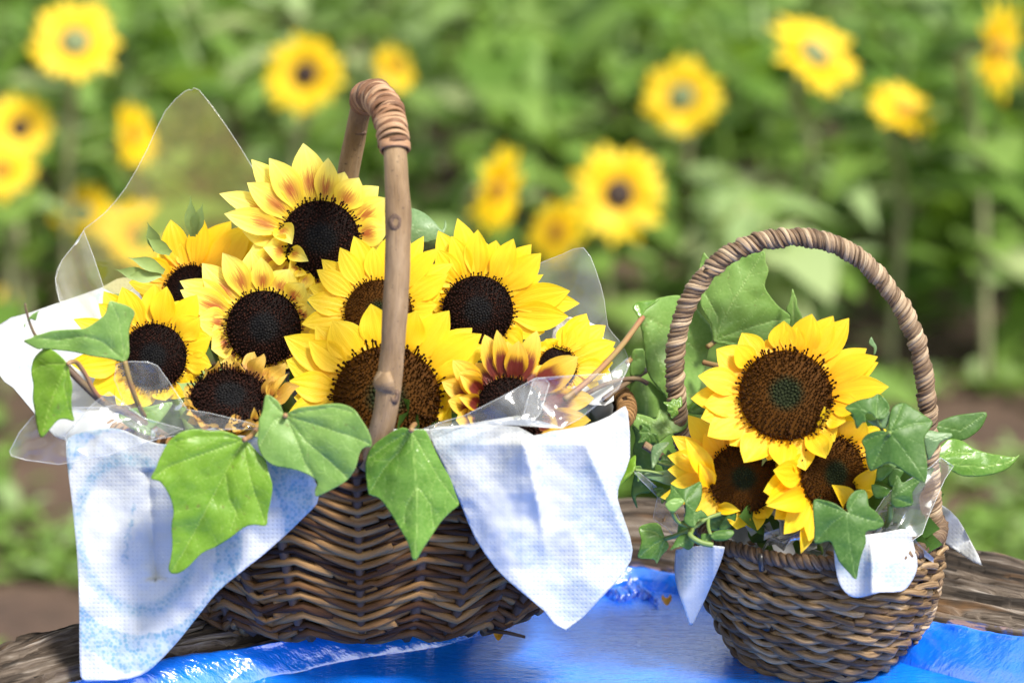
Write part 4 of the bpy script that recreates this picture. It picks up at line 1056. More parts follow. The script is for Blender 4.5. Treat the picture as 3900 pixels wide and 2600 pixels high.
t = thing('sunflower_leaf', onY(1570, 900, 0.06), 'pale grey-green leaf with a curled tip, right behind the stick handle', 'leaf')
leaf(t, disp([(920, 500), (940, 478), (975, 490), (1000, 512), (1014, 528), (1020, 520), (1022, 506), (1026, 520), (1018, 540), (1000, 552), (960, 560), (920, 560)]), [disp([(920, 520), (970, 530), (1012, 532)])], 0.07, (0, .3), 1.0, 0.3, 'ivy_grey', 7)

# leaves that rise behind and round the small basket
t = thing('ivy_vine', onY(2560, 1700, 0.03), 'ivy vine with large pale leaves rising behind the wound handle of the small basket', 'ivy')
leaf(t, cr(E_, [(60, 212), (90, 330), (110, 500), (135, 640), (200, 740), (290, 830), (380, 890), (450, 890), (520, 790), (545, 690), (580, 540), (610, 430), (635, 375), (605, 270), (545, 200), (500, 140), (430, 70), (350, 48), (250, 62), (180, 85), (105, 150)]),
     [cr(E_, [(95, 215), (180, 440), (260, 640), (330, 860)]), cr(E_, [(95, 215), (300, 300), (520, 480)])], 0.055, (0.05, 0.2), -1.0, 0.5, 'ivy_mid', 8, vw=2.4)
leaf(t, cr(E_, [(18, 140), (60, 98), (180, 84), (230, 66), (190, 110), (120, 160), (85, 212), (72, 225), (40, 180)]), [cr(E_, [(85, 205), (60, 120)])], 0.047, (0, -.5), mat='ivy_glossy', step=7, branch=False)
r5 = lambda p: [(2300 + a / 1.47, 800 + b / 1.47) for a, b in p]
leaf(t, r5([(618, 738), (608, 700), (600, 640), (560, 570), (538, 520), (540, 420), (532, 340), (545, 270), (562, 238), (590, 272), (660, 300), (740, 270), (800, 250), (850, 240), (900, 232), (905, 290), (922, 340), (900, 420), (930, 480), (980, 540), (1050, 598), (1052, 660), (980, 690), (900, 735), (800, 777), (700, 757)]),
     [r5([(622, 725), (700, 550), (790, 400), (885, 245)]), r5([(622, 725), (640, 600), (570, 470), (555, 330)]), r5([(622, 725), (800, 660), (940, 620), (1045, 610)]), r5([(622, 725), (720, 740), (800, 765)])], 0.062, (0.05, 0.1), 0.5, 0.3, 'ivy_mid', 6)
leaf(t, r5([(1020, 556), (1040, 510), (1055, 440), (1068, 470), (1080, 500), (1085, 540), (1112, 608), (1080, 650), (1040, 660), (1045, 600)]), [r5([(1055, 445), (1065, 640)])], 0.06, mat='ivy_mid', step=7, branch=False)
leaf(t, cr(E_, [(0, 700), (60, 690), (140, 700), (210, 760), (280, 830), (290, 920), (250, 960), (180, 990), (110, 990), (40, 1000), (5, 900)]), [cr(E_, [(80, 695), (130, 850), (120, 980)])], 0.045, (0, .1), 0, 0.5, 'ivy_mid', 8, branch=False)
leaf(t, cr(E_, [(0, 560), (20, 470), (60, 455), (110, 470), (110, 620), (60, 660), (0, 660)]), [cr(E_, [(10, 560), (100, 520)])], 0.05, mat='ivy_mid', step=8, branch=False)
leaf(t, cr(F_, [(215, 240), (240, 330), (220, 430), (240, 560), (212, 700), (210, 770), (240, 850), (257, 862), (245, 775), (300, 755), (360, 740), (385, 600), (400, 480), (360, 370), (300, 300)]), [cr(F_, [(260, 260), (300, 450), (280, 740)])], 0.04, (.1, .1), 0, .4, 'ivy_mid', 8, branch=False)
leaf(t, cr(E_, [(0, 952), (80, 955), (150, 975), (195, 992), (215, 925), (240, 918), (290, 945), (370, 965), (437, 995), (432, 1050), (385, 1088), (300, 1110), (230, 1160), (160, 1192), (110, 1120), (30, 1050)]), [cr(E_, [(330, 1100), (200, 1050), (20, 960)]), cr(E_, [(330, 1100), (260, 1010), (225, 925)])], 0.012, (0, -.35), 0.5, .3, 'ivy_mid', 7)
leaf(t, cr(E_, [(600, 640), (640, 600), (690, 600), (740, 650), (745, 690), (660, 680)]), [], 0.03, mat='ivy_dark', step=8, branch=False)
leaf(t, cr(F_, [(640, 130), (700, 65), (770, 80), (775, 150), (690, 152)]), [cr(F_, [(645, 135), (770, 90)])], 0.02, mat='ivy_dark', step=8, branch=False)
stalk(t, D_, [(1700, 840), (1900, 680), (2120, 450), (2295, 215)], [-0.05, -0.03, 0.01, 0.045], 0.0022)
stalk(t, D_, [(2000, 840), (2150, 730), (2340, 610), (2420, 560)], [0.0, 0.03, 0.075, 0.085], 0.0022, 'vine')
stalk(t, D_, [(1760, 860), (1980, 740), (2140, 690), (2260, 685), (2330, 720)], [-0.04, 0.0, 0.03, 0.04, 0.045], 0.0018, 'vine')
stalk(t, D_, [(2180, 560), (2240, 510), (2330, 480)], [0.04, 0.065, 0.08], 0.002, 'petiole')
stalk(t, E_, [(560, 560), (620, 575), (690, 590)], [0.04, 0.035, 0.03], 0.0022)
stalk(t, E_, [(590, 440), (620, 420), (650, 395)], [0.05, 0.055, 0.06], 0.002)

t = thing('ivy_sprig', onY(2700, 2000, -0.03), 'ivy sprig with small green leaves over the left cloth flap of the small basket', 'ivy')
leaf(t, cr(F_, [(468, 1098), (445, 1040), (430, 1000), (400, 980), (330, 985), (265, 1020), (285, 1110), (270, 1180), (260, 1245), (350, 1255), (385, 1262), (403, 1290), (420, 1262), (440, 1230), (495, 1160)]), [cr(F_, [(468, 1098), (385, 1140), (275, 1235)]), cr(F_, [(468, 1098), (390, 1050), (280, 1030)]), cr(F_, [(468, 1098), (440, 1180), (403, 1280)])], -0.05, (.1, .1), .5, .2, 'ivy_glossy', 5)
leaf(t, cr(F_, [(740, 670), (680, 690), (610, 718), (560, 710), (512, 688), (505, 750), (465, 815), (540, 835), (610, 812), (622, 900), (608, 960), (640, 1000), (690, 1012), (720, 950), (792, 938), (740, 880), (690, 905), (742, 800)]), [cr(F_, [(620, 820), (700, 900), (690, 1000)]), cr(F_, [(620, 820), (735, 680)]), cr(F_, [(620, 820), (515, 700)])], -0.07, (.1, .2), 1, .4, 'ivy_dark', 6)
leaf(t, cr(F_, [(470, 830), (540, 790), (615, 810), (560, 880), (520, 905), (480, 870)]), [cr(F_, [(480, 835), (600, 815)])], -0.078, (.1, .2), 1, .4, 'ivy_mid', 6, branch=False)
leaf(t, cr(F_, [(235, 578), (243, 520), (240, 465), (190, 500), (120, 560), (80, 650), (92, 690), (45, 757), (110, 712), (180, 645)]), [cr(F_, [(235, 578), (150, 640), (50, 752)])], -0.035, (-.2, .2), 1, .8, 'ivy_light', 6, branch=False)
leaf(t, cr(F_, [(300, 610), (360, 590), (430, 588), (520, 575), (600, 580), (617, 620), (560, 662), (500, 692), (400, 662), (330, 640)]), [cr(F_, [(305, 610), (450, 620), (600, 610)])], -0.03, (0, .5), 0, .3, 'ivy_grey', 6, branch=False)
leaf(t, cr(F_, [(355, 480), (370, 400), (430, 372), (500, 370), (450, 430), (415, 500), (370, 570), (360, 520)]), [cr(F_, [(370, 560), (400, 450), (495, 372)])], -0.02, (0, .3), 0, .5, 'ivy_grey', 6, branch=False)
leaf(t, cr(F_, [(530, 1145), (560, 1090), (620, 1062), (680, 1082), (682, 1150), (642, 1187), (580, 1160), (505, 1190)]), [cr(F_, [(675, 1090), (520, 1185)])], -0.072, (0, .3), 0, .5, 'ivy_dark', 6, branch=False)
leaf(t, cr(F_, [(812, 1082), (850, 1042), (960, 1032), (992, 1060), (940, 1110), (850, 1117)]), [cr(F_, [(812, 1080), (985, 1055)])], -0.078, (0, .4), 0, .4, 'ivy_dark', 6, branch=False)
leaf(t, cr(F_, [(745, 1130), (740, 1070), (790, 1060), (830, 1080), (820, 1120), (835, 1148), (770, 1150)]), [cr(F_, [(810, 1070), (760, 1140)])], -0.076, (0, .4), 0, .4, 'ivy_dark', 6, branch=False)
leaf(t, cr(F_, [(560, 1090), (570, 990), (620, 960), (650, 1010), (640, 1080), (600, 1110)]), [], -0.06, mat='ivy_dark', step=7, branch=False)
leaf(t, cr(F_, [(780, 960), (860, 920), (990, 880), (1000, 960), (920, 1010), (820, 1040)]), [cr(F_, [(790, 1000), (990, 900)])], -0.052, mat='ivy_dark', step=8, branch=False)
leaf(t, cr(F_, [(880, 1000), (960, 900), (1010, 900), (990, 990), (900, 1040)]), [], -0.055, mat='ivy_dark', step=8, branch=False)
stalk(t, F_, [(468, 1100), (560, 1072), (660, 1030), (800, 940), (980, 890)], [-0.05, -0.06, -0.066, -0.062, -0.05], 0.0017, 'vine_green', 'vine')
stalk(t, F_, [(520, 900), (560, 970), (640, 1010)], [-0.075, -0.07, -0.066], 0.0014, 'vine_green')
stalk(t, F_, [(670, 1030), (660, 1080), (740, 1130), (830, 1148)], [-0.066, -0.074, -0.077, -0.077], 0.0022, 'vine_green')
stalk(t, F_, [(795, 945), (795, 1010), (812, 1070)], [-0.062, -0.07, -0.077], 0.0014, 'vine_green')
stalk(t, F_, [(238, 580), (340, 588), (450, 610)], [-0.035, -0.032, -0.03], 0.0011, 'vine_green')
stalk(t, F_, [(415, 520), (470, 540), (540, 545)], [-0.02, -0.02, -0.02], 0.0011, 'vine_green')
stalk(t, F_, [(305, 385), (360, 420), (430, 470), (500, 540)], [-0.005, -0.005, -0.005, -0.005], 0.0032, 'bark', 'dry_twig')

def ivy_shape(cx, cy, sz, rot):
    base = [(0, 0.12), (-.30, -.08), (-.62, .02), (-.95, .30), (-.62, .48), (-.55, .80), (-.22, .88), (0, 1.35), (.24, .88), (.56, .78), (.62, .48), (.95, .28), (.60, .02), (.30, -.08)]
    c_, s_ = math.cos(rot), math.sin(rot); f = lambda x, y: ((cx + sz * (x * c_ - y * s_)) * S, (cy + sz * (x * s_ + y * c_)) * S)
    return [f(*p) for p in base], [[f(0, .1), f(0, 1.3)], [f(0, .1), f(-.9, .3)], [f(0, .1), f(.9, .28)], [f(0, .1), f(-.5, .75)], [f(0, .1), f(.5, .75)]]
for (x, y, sz, rot, Y, mt) in ((1500, 990, 34, .9, .005, 'ivy_dark'), (1545, 1060, 30, 1.5, -.012, 'ivy_dark'), (1478, 1075, 26, .4, -.012, 'ivy_mid'), (1560, 940, 30, 2.0, .0, 'ivy_glossy'), (1528, 1120, 28, .2, -.03, 'ivy_dark'), (1590, 1180, 26, -.5, -.055, 'ivy_dark')):
    po, ve = ivy_shape(x, y, sz, rot); leaf(t, po, ve, Y, (.1, .2), .6, .3, mt, 6, branch=False, vw=2.2)
t = thing('ivy_sprig', onY(3400, 1800, -0.05), 'ivy sprig with three-lobed dark green leaves over the right rim of the small basket', 'ivy')
leaf(t, cr(R_, [(1332, 392), (1316, 370), (1325, 280), (1350, 200), (1430, 165), (1500, 200), (1590, 260), (1655, 312), (1630, 370), (1592, 430), (1600, 520), (1615, 640), (1602, 770), (1520, 740), (1440, 690), (1350, 630), (1280, 635), (1185, 687), (1150, 600), (1140, 520), (1115, 460), (1160, 405), (1250, 377)]),
     [cr(R_, [(1330, 390), (1450, 540), (1540, 660), (1600, 760)]), cr(R_, [(1330, 390), (1390, 270), (1430, 170)]), cr(R_, [(1330, 390), (1480, 330), (1645, 312)]), cr(R_, [(1330, 390), (1260, 520), (1190, 680)]), cr(R_, [(1330, 390), (1220, 420), (1120, 460)])], -0.088, (-.1, .2), .8, .25, 'ivy_dark', 6)
leaf(t, cr(R_, [(1228, 288), (1290, 285), (1330, 205), (1290, 130), (1240, 98), (1190, 125), (1080, 150), (988, 205), (1050, 260), (1075, 362), (1120, 320), (1150, 310), (1145, 250), (1190, 250)]), [cr(R_, [(1228, 285), (1130, 215), (1000, 205)]), cr(R_, [(1228, 285), (1230, 190), (1240, 105)]), cr(R_, [(1228, 285), (1300, 210)])], -0.082, (-.1, .2), .8, .25, 'ivy_dark', 6)
leaf(t, cr(R_, [(1240, 285), (1325, 230), (1318, 320), (1275, 365), (1180, 320), (1160, 300), (1200, 300)]), [cr(R_, [(1235, 290), (1310, 250)])], -0.078, mat='ivy_grey', step=6, branch=False)
leaf(t, cr(R_, [(1010, 1002), (998, 960), (1010, 900), (1060, 840), (1130, 828), (1160, 870), (1170, 950), (1230, 1000), (1287, 1085), (1230, 1132), (1147, 1150), (1147, 1230), (1112, 1330), (1092, 1420), (1072, 1510), (1010, 1450), (940, 1370), (900, 1270), (868, 1220), (760, 1237), (755, 1120), (745, 1000), (752, 905), (830, 908), (920, 938)]),
     [cr(R_, [(1010, 1005), (1015, 1180), (1040, 1330), (1070, 1500)]), cr(R_, [(1010, 1005), (890, 1080), (765, 1228)]), cr(R_, [(1010, 1005), (880, 960), (758, 912)]), cr(R_, [(1010, 1005), (1050, 930), (1110, 838)]), cr(R_, [(1010, 1005), (1140, 1050), (1278, 1082)])], -0.112, (.05, .12), .8, .25, 'ivy_dark', 6)
leaf(t, cr(R_, [(1338, 885), (1345, 830), (1365, 770), (1380, 715), (1410, 745), (1430, 772), (1530, 735), (1557, 768), (1500, 850), (1502, 942), (1380, 965), (1340, 935)]), [cr(R_, [(1340, 885), (1440, 820), (1550, 760)]), cr(R_, [(1340, 885), (1420, 910), (1495, 935)]), cr(R_, [(1340, 885), (1385, 730)])], -0.07, (.1, .2), .8, .3, 'ivy_dark', 6)
leaf(t, cr(R_, [(1310, 700), (1340, 660), (1430, 680), (1420, 720), (1370, 790), (1330, 800)]), [], -0.055, mat='ivy_dark', step=8, branch=False)
leaf(t, cr(R_, [(1190, 790), (1270, 800), (1330, 830), (1300, 880), (1220, 890)]), [], -0.055, mat='ivy_glossy', step=8, branch=False)
leaf(t, cr(R_, [(1230, 680), (1300, 640), (1360, 660), (1290, 740), (1240, 760)]), [], -0.06, mat='ivy_glossy', step=8, branch=False)
stalk(t, R_, [(1335, 940), (1330, 1040), (1290, 1110)], [-0.068, -0.066, -0.05], 0.0022, 'vine_green')
stalk(t, R_, [(1235, 290), (1255, 345), (1275, 380)], [-0.082, -0.08, -0.07], 0.0012, 'vine_green')
stalk(t, R_, [(1330, 392), (1290, 520), (1250, 720)], [-0.088, -0.07, -0.05], 0.0014, 'vine_green')
t = thing('sunflower_leaf', onY(3560, 1760, 0.0), 'toothed pointed green leaf reaching out past the right side of the small basket', 'leaf')
leaf(t, cr(R_, [(1655, 592), (1690, 520), (1740, 470), (1790, 440), (1890, 460), (1960, 510), (2080, 550), (2200, 570), (2280, 580), (2318, 560), (2275, 625), (2200, 682), (2060, 722), (1890, 724), (1780, 672), (1700, 622)]), [cr(R_, [(1660, 590), (1850, 640), (2050, 655), (2230, 620), (2310, 565)]), cr(R_, [(1700, 585), (1800, 540), (1950, 550)])], 0.015, (.1, .3), 0.8, .3, 'ivy_glossy', 6)
t = thing('sunflower_leaf', onY(3570, 1640, 0.02), 'smooth dark leaf with a pale edge behind the right handle foot', 'leaf')
leaf(t, cr(R_, [(1670, 372), (1690, 322), (1800, 270), (1950, 246), (2065, 240), (2050, 312), (2000, 382), (1900, 447), (1800, 452), (1720, 402)]), [cr(R_, [(1690, 340), (1870, 380), (2060, 245)])], 0.045, (.1, .2), .5, .3, 'ivy_dark', 6, branch=False)
t = thing('sunflower_leaf', onY(3540, 1700, 0.0), 'pale grey leaf rolled at the edge, against the right handle foot', 'leaf')
leaf(t, cr(R_, [(1590, 430), (1620, 377), (1700, 390), (1770, 395), (1802, 402), (1795, 432), (1720, 462), (1690, 510), (1660, 555), (1622, 602), (1602, 520)]), [cr(R_, [(1595, 420), (1680, 450), (1790, 415)])], -0.02, (.1, -.4), 0, .5, 'ivy_grey', 6, branch=False)
t = thing('sunflower_leaf', onY(3330, 1330, 0.0), 'tiny dried curled leaf tip above the golden sunflower', 'leaf')
leaf(t, cr(E_, [(1850, 505), (1855, 450), (1820, 420), (1822, 390), (1838, 365), (1855, 400), (1878, 440), (1870, 490)]), [], -0.01, mat='ivy_grey', step=6, branch=False)

# leafy filling between the flower stems, inside the baskets
rng = random.Random(77)
def filler(cx, cy, z0, ax, by, n_, label):
    V, F, st = [], [], []
    root = thing('foliage', (cx, cy, z0), label, 'foliage')
    for i in range(n_):
        a = rng.uniform(0, 6.283); q = math.sqrt(rng.random())
        b = Vector((cx + ax * q * math.cos(a), cy + by * q * math.sin(a), z0 + rng.uniform(-.01, .045)))
        d = Vector((math.cos(a) * q, math.sin(a) * q - .3, rng.uniform(.2, 1))).normalized()
        g = petal_data(b, b + d * rng.uniform(.03, .05), Vector((rng.uniform(-.5, .5), -1, .5)), 0.026, rng, NSG=5, NTG=2)
        k = len(V); V += g[0]; st += g[2]; F += [tuple(x + k for x in f) for f in g[1]]
    me = mesh('leaf_mass', V, F, st, extra={'vein': np.zeros(len(V))})
    o = link('leaf_mass', me, M['ivy_dark'], root); o['kind'] = 'stuff'
filler(-0.112, 0.035, 0.155, 0.16, 0.085, 110, 'dark green foliage packed between the sunflower stems in the willow basket')
filler(0.2345, 0.014, 0.10, 0.07, 0.06, 50, 'dark green foliage packed between the sunflower stems in the seagrass basket')

# ================================================================== CLEAR FILM
def filmdepth(Y0, Y1, y0, y1, amp, wl, ang=0.0, crk=0.0):
    def f(u, v):
        x, y = u / S, v / S; t = np.clip((y - y0) / (y1 - y0), 0, 1)
        d = Y0 + (Y1 - Y0) * t + amp * np.sin((x * math.cos(ang) + y * math.sin(ang)) / wl) + amp * .6 * fbm(u, v, 0.004, Y0 * 50, 2)
        if crk: d = d + crk * np.abs(fbm(u, v, 0.0085, 3.3, 2))
        return d
    return f
t = thing('film_wrap', (-0.112, 0.06, 0.16), 'clear cellophane wrap around the flowers of the willow basket', 'film')
sheet('film_sheet', disp([(440, 208), (425, 210), (380, 255), (340, 340), (290, 430), (240, 490), (195, 525), (183, 548), (142, 598), (127, 640), (136, 690), (160, 740), (230, 780), (280, 700), (330, 640), (480, 620), (620, 540), (600, 430), (580, 385), (520, 290), (457, 207)]), filmdepth(0.17, 0.115, 210, 700, 0.006, 70, .5), 12, M['film_hazy'], t, 2)
sheet('film_sheet', disp([(192, 530), (165, 570), (142, 598), (127, 640), (136, 690), (168, 750), (258, 785), (262, 740), (238, 660), (215, 590)]), filmdepth(0.118, 0.085, 530, 780, 0.006, 22, -.4), 8, M['film'], t, 1)
sheet('film_sheet', disp([(1200, 640), (1225, 612), (1290, 585), (1340, 569), (1368, 620), (1388, 690), (1396, 750), (1420, 780), (1446, 830), (1430, 870), (1390, 905), (1330, 900), (1240, 800)]), filmdepth(0.09, 0.06, 570, 900, 0.006, 50, .3), 12, M['film'], t, 2)
sheet('film_sheet', disp([(955, 992), (1010, 970), (1065, 955), (1150, 912), (1230, 868), (1320, 862), (1400, 858), (1442, 822), (1446, 836), (1420, 892), (1370, 930), (1330, 962), (1292, 982), (1240, 980), (1190, 960), (1100, 975)]), filmdepth(-0.085, -0.1, 830, 990, 0.005, 30, -.8, .004), 9, M['film'], t, 1)
sheet('film_sheet', disp([(970, 988), (1060, 975), (1190, 954), (1270, 974), (1295, 984), (1180, 976), (1080, 978)]), filmdepth(-0.1, -0.115, 950, 990, 0.003, 30), 9, M['film_shred'], t, 1)
sheet('film_sheet', disp([(1225, 872), (1250, 868), (1262, 880), (1240, 950), (1215, 975), (1200, 960)]), filmdepth(-0.098, -0.108, 870, 970, 0.003, 14), 8, M['film_crumpled'], t, 1)
sheet('film_sheet', disp([(100, 930), (72, 960), (45, 992), (22, 1036), (26, 1046), (60, 1056), (135, 1066), (160, 1062), (260, 1042), (350, 1010), (430, 995), (520, 985), (620, 985), (560, 967), (480, 948), (430, 940), (385, 872), (362, 840), (340, 831), (300, 830), (268, 836), (262, 870), (285, 925), (240, 935), (170, 935)]), filmdepth(-0.085, -0.105, 830, 1060, 0.004, 46, .9, .006), 8, M['film_crumpled'], t, 1)
sheet('film_sheet', disp([(150, 1000), (210, 930), (250, 900), (330, 960), (420, 985), (350, 1012), (250, 1045), (160, 1060)]), filmdepth(-0.115, -0.118, 900, 1060, 0.004, 44, 2.1, .006), 8, M['film_crumpled'], t, 1)
t = thing('film_wrap', (0.2345, 0.02, 0.10), 'crinkled clear cellophane wrap around the flowers of the seagrass basket', 'film')
sheet('film_sheet', disp([(2190, 1070), (2170, 1100), (2135, 1180), (2118, 1225), (2090, 1245), (2030, 1242), (1980, 1240), (2000, 1190), (2040, 1130), (2090, 1100), (2140, 1070), (2160, 1050)]), filmdepth(-0.03, -0.06, 1050, 1250, 0.006, 24, .4, .004), 8, M['film_crumpled'], t, 1)
sheet('film_sheet', disp([(1440, 1062), (1500, 1110), (1540, 1150), (1570, 1210), (1560, 1245), (1530, 1210), (1500, 1190), (1510, 1140), (1470, 1100)]), filmdepth(-0.02, -0.03, 1060, 1250, 0.005, 26, .4, .006), 8, M['film'], t, 1)
rng = random.Random(3)
for i in range(16):
    a = rng.uniform(-2.5, -0.6); q = rng.uniform(.05, .083)
    b = GC + Vector((q * math.cos(a), q * math.sin(a), GH + rng.uniform(.004, .018)))
    d = Vector((rng.uniform(-1, 1), rng.uniform(-.5, .3), rng.uniform(-.1, .4))).normalized()
    pts = [b + d * (k / 6 - .5) * rng.uniform(.03, .06) + Vector((0, 0, .004 * math.sin(k * 2 + i))) for k in range(7)]
    V, F = [], []
    for k, p in enumerate(pts):
        s_ = Vector((0, -.5, .8)) * .004 * (1 + .4 * math.sin(k * 3 + i)); V += [p - s_, p + Vector((0, .002, 0)), p + s_]
    F = [(k * 3 + j, k * 3 + j + 1, k * 3 + j + 4, k * 3 + j + 3) for k in range(6) for j in range(2)]
    link('film_shred', mesh('film_shred', V, F, [(v.x, v.z, 0) for v in V]), M['film_shred'], t)

# fallen bits on the paint
for (px, py, r_, lb) in ((1145, 1462, .004, 'small orange petal scrap on the blue paint under the willow basket'), (1531, 1381, .0042, 'small orange petal scrap on the blue paint by the ragged paint ridge')):
    c = onZ(px * S, py * S, 0.006); V = []
    for i in range(5):
        for j in range(5):
            x, y = (i / 4 - .5) * 2, (j / 4 - .5) * 2
            V.append(c + Vector((x * r_ * (1 - .3 * y * y), y * r_ * .7, r_ * (.8 * x * x + .5 * y + .3 * noise.noise(Vector((x, y, px)))))))
    F = [(i * 5 + j, i * 5 + j + 1, i * 5 + j + 6, i * 5 + j + 5) for i in range(4) for j in range(4)]
    setp(link('petal_scrap', mesh('petal_scrap', V, F), M['bits']), lb, 'petal')

# ================================================================== THE FIELD BEHIND
def field_leaf_mat():
    k = NT('field_leaf'); st = k.vec(); a, b, c_ = k.sep(st)
    c = k.ramp(c_, [(0, (0.055, 0.11, 0.016)), (0.35, (0.11, 0.21, 0.032)), (0.65, (0.17, 0.27, 0.055)), (0.88, (0.26, 0.36, 0.15)), (1, (0.38, 0.44, 0.20))])
    p = k.bsdf(Base_Color=c, Roughness=0.55, Specular_IOR_Level=0.25)
    t_ = k.n('BsdfTranslucent', 0, None, Color=k.mix(.4, c, (.3, .5, .03)))
    return k.done(k.mixs(0.38, p, t_))
M['field_leaf'] = field_leaf_mat()
M['field_stem'] = plain('field_stem', (0.27, 0.28, 0.14), 0.7, 0.4, 6)
def add_leaf(V, F, st, base, d, L, W, tone, droop):
    side = d.cross(Vector((0, 0, 1)))
    if side.length < 1e-3: side = Vector((1, 0, 0))
    side.normalize(); k = len(V)
    for i, (s, w_) in enumerate(((0, .1), (.22, .85), (.5, 1), (.78, .6), (1, .03))):
        c = base + d * (L * s) - Vector((0, 0, droop * L * s * s))
        fo = Vector((0, 0, W * .16 * w_))
        V += [c - side * (W * .5 * w_) + fo, c, c + side * (W * .5 * w_) + fo]; st += [(s, 0, tone)] * 3
    for i in range(4):
        for j in range(2):
            a = k + i * 3 + j; F.append((a, a + 1, a + 4, a + 3))
rng = random.Random(21)
# each plant that carries a flower in view
BGF = [  # px, py, radius px, Y, yaw, up, disc, label
    (172, 100, 104, 2.9, .15, .35, 'green', 'round yellow field sunflower with a grey-green centre, far behind the film peak'),
    (703, 172, 98, 3.0, -.25, .05, 'dark', 'yellow field sunflower with a small dark eye beside the stick handle top'),
    (902, 160, 62, 3.5, .9, .5, 'none', 'yellow field sunflower turned aside right behind the handle binding'),
    (1567, 225, 96, 3.1, -.3, .1, 'green', 'yellow field sunflower with a grey-green eye above the dark-eyed one'),
    (1420, 447, 116, 2.8, .12, .05, 'dark', 'largest yellow field sunflower with a dark brown eye'),
    (1278, 535, 80, 2.7, -.8, .1, 'none', 'yellow field sunflower half hidden below the largest field one'),
    (1138, 438, 106, 2.6, 1.9, -.25, 'none', 'narrow edge-on yellow field sunflower between stick handle and largest field one'),
    (1868, 128, 116, 2.9, .75, .85, 'green', 'yellow field sunflower with a green heart tipped up on a tall stem'),
    (2072, 255, 84, 2.9, .5, .95, 'none', 'yellow field sunflower facing the sky over a pale leaf'),
    (2287, 115, 122, 2.8, 2.1, -.1, 'none', 'tall edge-on yellow field sunflower with a dark orange middle'),
    (45, 295, 80, 2.9, .35, .1, 'dark', 'yellow field sunflower with a brown eye beside another bloom'),
    (5, 392, 76, 2.7, .1, .2, 'none', 'bright yellow field sunflower overlapping the brown-eyed one'),
    (192, 492, 76, 3.0, -.2, .2, 'green', 'pale yellow field sunflower with a dull green centre low behind the film'),
    (305, 312, 80, 3.0, 1.7, .1, 'none', 'slim edge-on yellow field sunflower beside the film edge'),
    (312, 540, 85, 2.7, .3, .2, 'none', 'yellow field sunflower seen through the hazy film'),
    (12, 680, 28, 3.4, .3, .2, 'none', 'tiny yellow field sunflower low beside the white cloth'),
]
M['bg_disc_dark'] = plain('bg_disc_dark', (0.03, 0.014, 0.008), .7, .4, 40)
M['bg_disc_green'] = plain('bg_disc_green', (0.15, 0.19, 0.08), .7, .4, 40)
M['bg_disc_none'] = plain('bg_disc_none', (0.28, 0.13, 0.01), .7, .4, 40)
M['bg_disc_back'] = plain('bg_disc_back', (0.19, 0.27, 0.13), .7, .4, 40)
for i, (px, py, rp, Y, yaw, up, dk, lb) in enumerate(BGF):
    Y += 0.9; C = dY(px, py, Y); dist = (C - CAM).length; rr = rp / 3000 * dist / DIST
    n_ = (NCAM + RIGHT * yaw + UPV * up).normalized() if dk != 'back' else (-(NCAM) * 1.0 + RIGHT * yaw + UPV * up * -1).normalized()
    if abs(yaw) > 1.5: n_ = (NCAM * .5 + RIGHT * math.copysign(1, yaw) + UPV * up).normalized()
    e1 = (RIGHT - n_ * RIGHT.dot(n_))
    if e1.length < .2: e1 = UPV - n_ * UPV.dot(n_)
    e1.normalize(); e2 = n_.cross(e1)
    g = Vector((C.x + rng.uniform(-.08, .08), Y + .06, GZ))
    root = thing('sunflower_plant', g, lb, 'sunflower', 'sunflowers growing in the field')
    ds = {'dark': .30, 'green': .32, 'none': .24, 'back': .36}[dk]
    V, F, st = [], [], []
    for k in range(26):
        a = k * 2.399; out = e1 * math.cos(a) + e2 * math.sin(a); lay = k % 3
        pd = petal_data(C + out * rr * ds * .8, C + out * rr * rng.uniform(.86, 1.1) + n_ * rr * rng.uniform(-.12, .22), n_, rr * .31, rng, NSG=5, NTG=2)
        b = len(V); V += pd[0]; st += pd[2]; F += [tuple(x + b for x in f) for f in pd[1]]
    link('corolla', mesh('corolla', V, F, st), M['petal_yellow'], root)
    V, F = [], []
    for a_, (q, z) in enumerate(((0, .06), (.6, .05), (1, 0.0), (.9, -.1), (.3, -.22))):
        for k in range(14):
            an = k * math.pi / 7; V.append(C + (e1 * math.cos(an) + e2 * math.sin(an)) * rr * ds * (q + .01) + n_ * rr * (z + .10))
    F = [(a_ * 14 + k, a_ * 14 + (k + 1) % 14, a_ * 14 + 14 + (k + 1) % 14, a_ * 14 + 14 + k) for a_ in range(4) for k in range(14)]
    link('disc', mesh('disc', V, F), M['bg_disc_' + dk], root)
    if dk == 'back' or up > .8:
        V, F, st = [], [], []
        for k in range(14):
            a = k * 2 * math.pi / 14; out = e1 * math.cos(a) + e2 * math.sin(a)
            pd = petal_data(C + out * rr * .2 - n_ * rr * .16, C + out * rr * .62 - n_ * rr * .1, n_, rr * .2, rng, NSG=4, NTG=2)
            b = len(V); V += pd[0]; st += pd[2]; F += [tuple(x + b for x in f) for f in pd[1]]
        link('calyx', mesh('calyx', V, F, st), M['bg_disc_back'], root)
    top = C - n_ * rr * .15
    stemp = spline([top, top - n_ * rr * .5 - Vector((0, 0, .03)), top.lerp(g, .35) + Vector((rng.uniform(-.03, .03), .05, 0)), g], 6)
    tube('stem', stemp, 0.010, M['field_stem'], root, 7)
    for k in range(9):
        p = stemp[3 + int(k * 1.6)]; a = rng.uniform(0, 6.283)
        d = Vector((math.cos(a), math.sin(a), rng.uniform(-.1, .5))).normalized()
        if p.z > C.z - rr * .9: continue
        V, F, st = [], [], []
        add_leaf(V, F, st, p, d, rng.uniform(.12, .22), rng.uniform(.08, .15), rng.uniform(.3, .95), rng.uniform(.1, .7))
        link('leaf', mesh('leaf', V, F, st), M['field_leaf'], root)
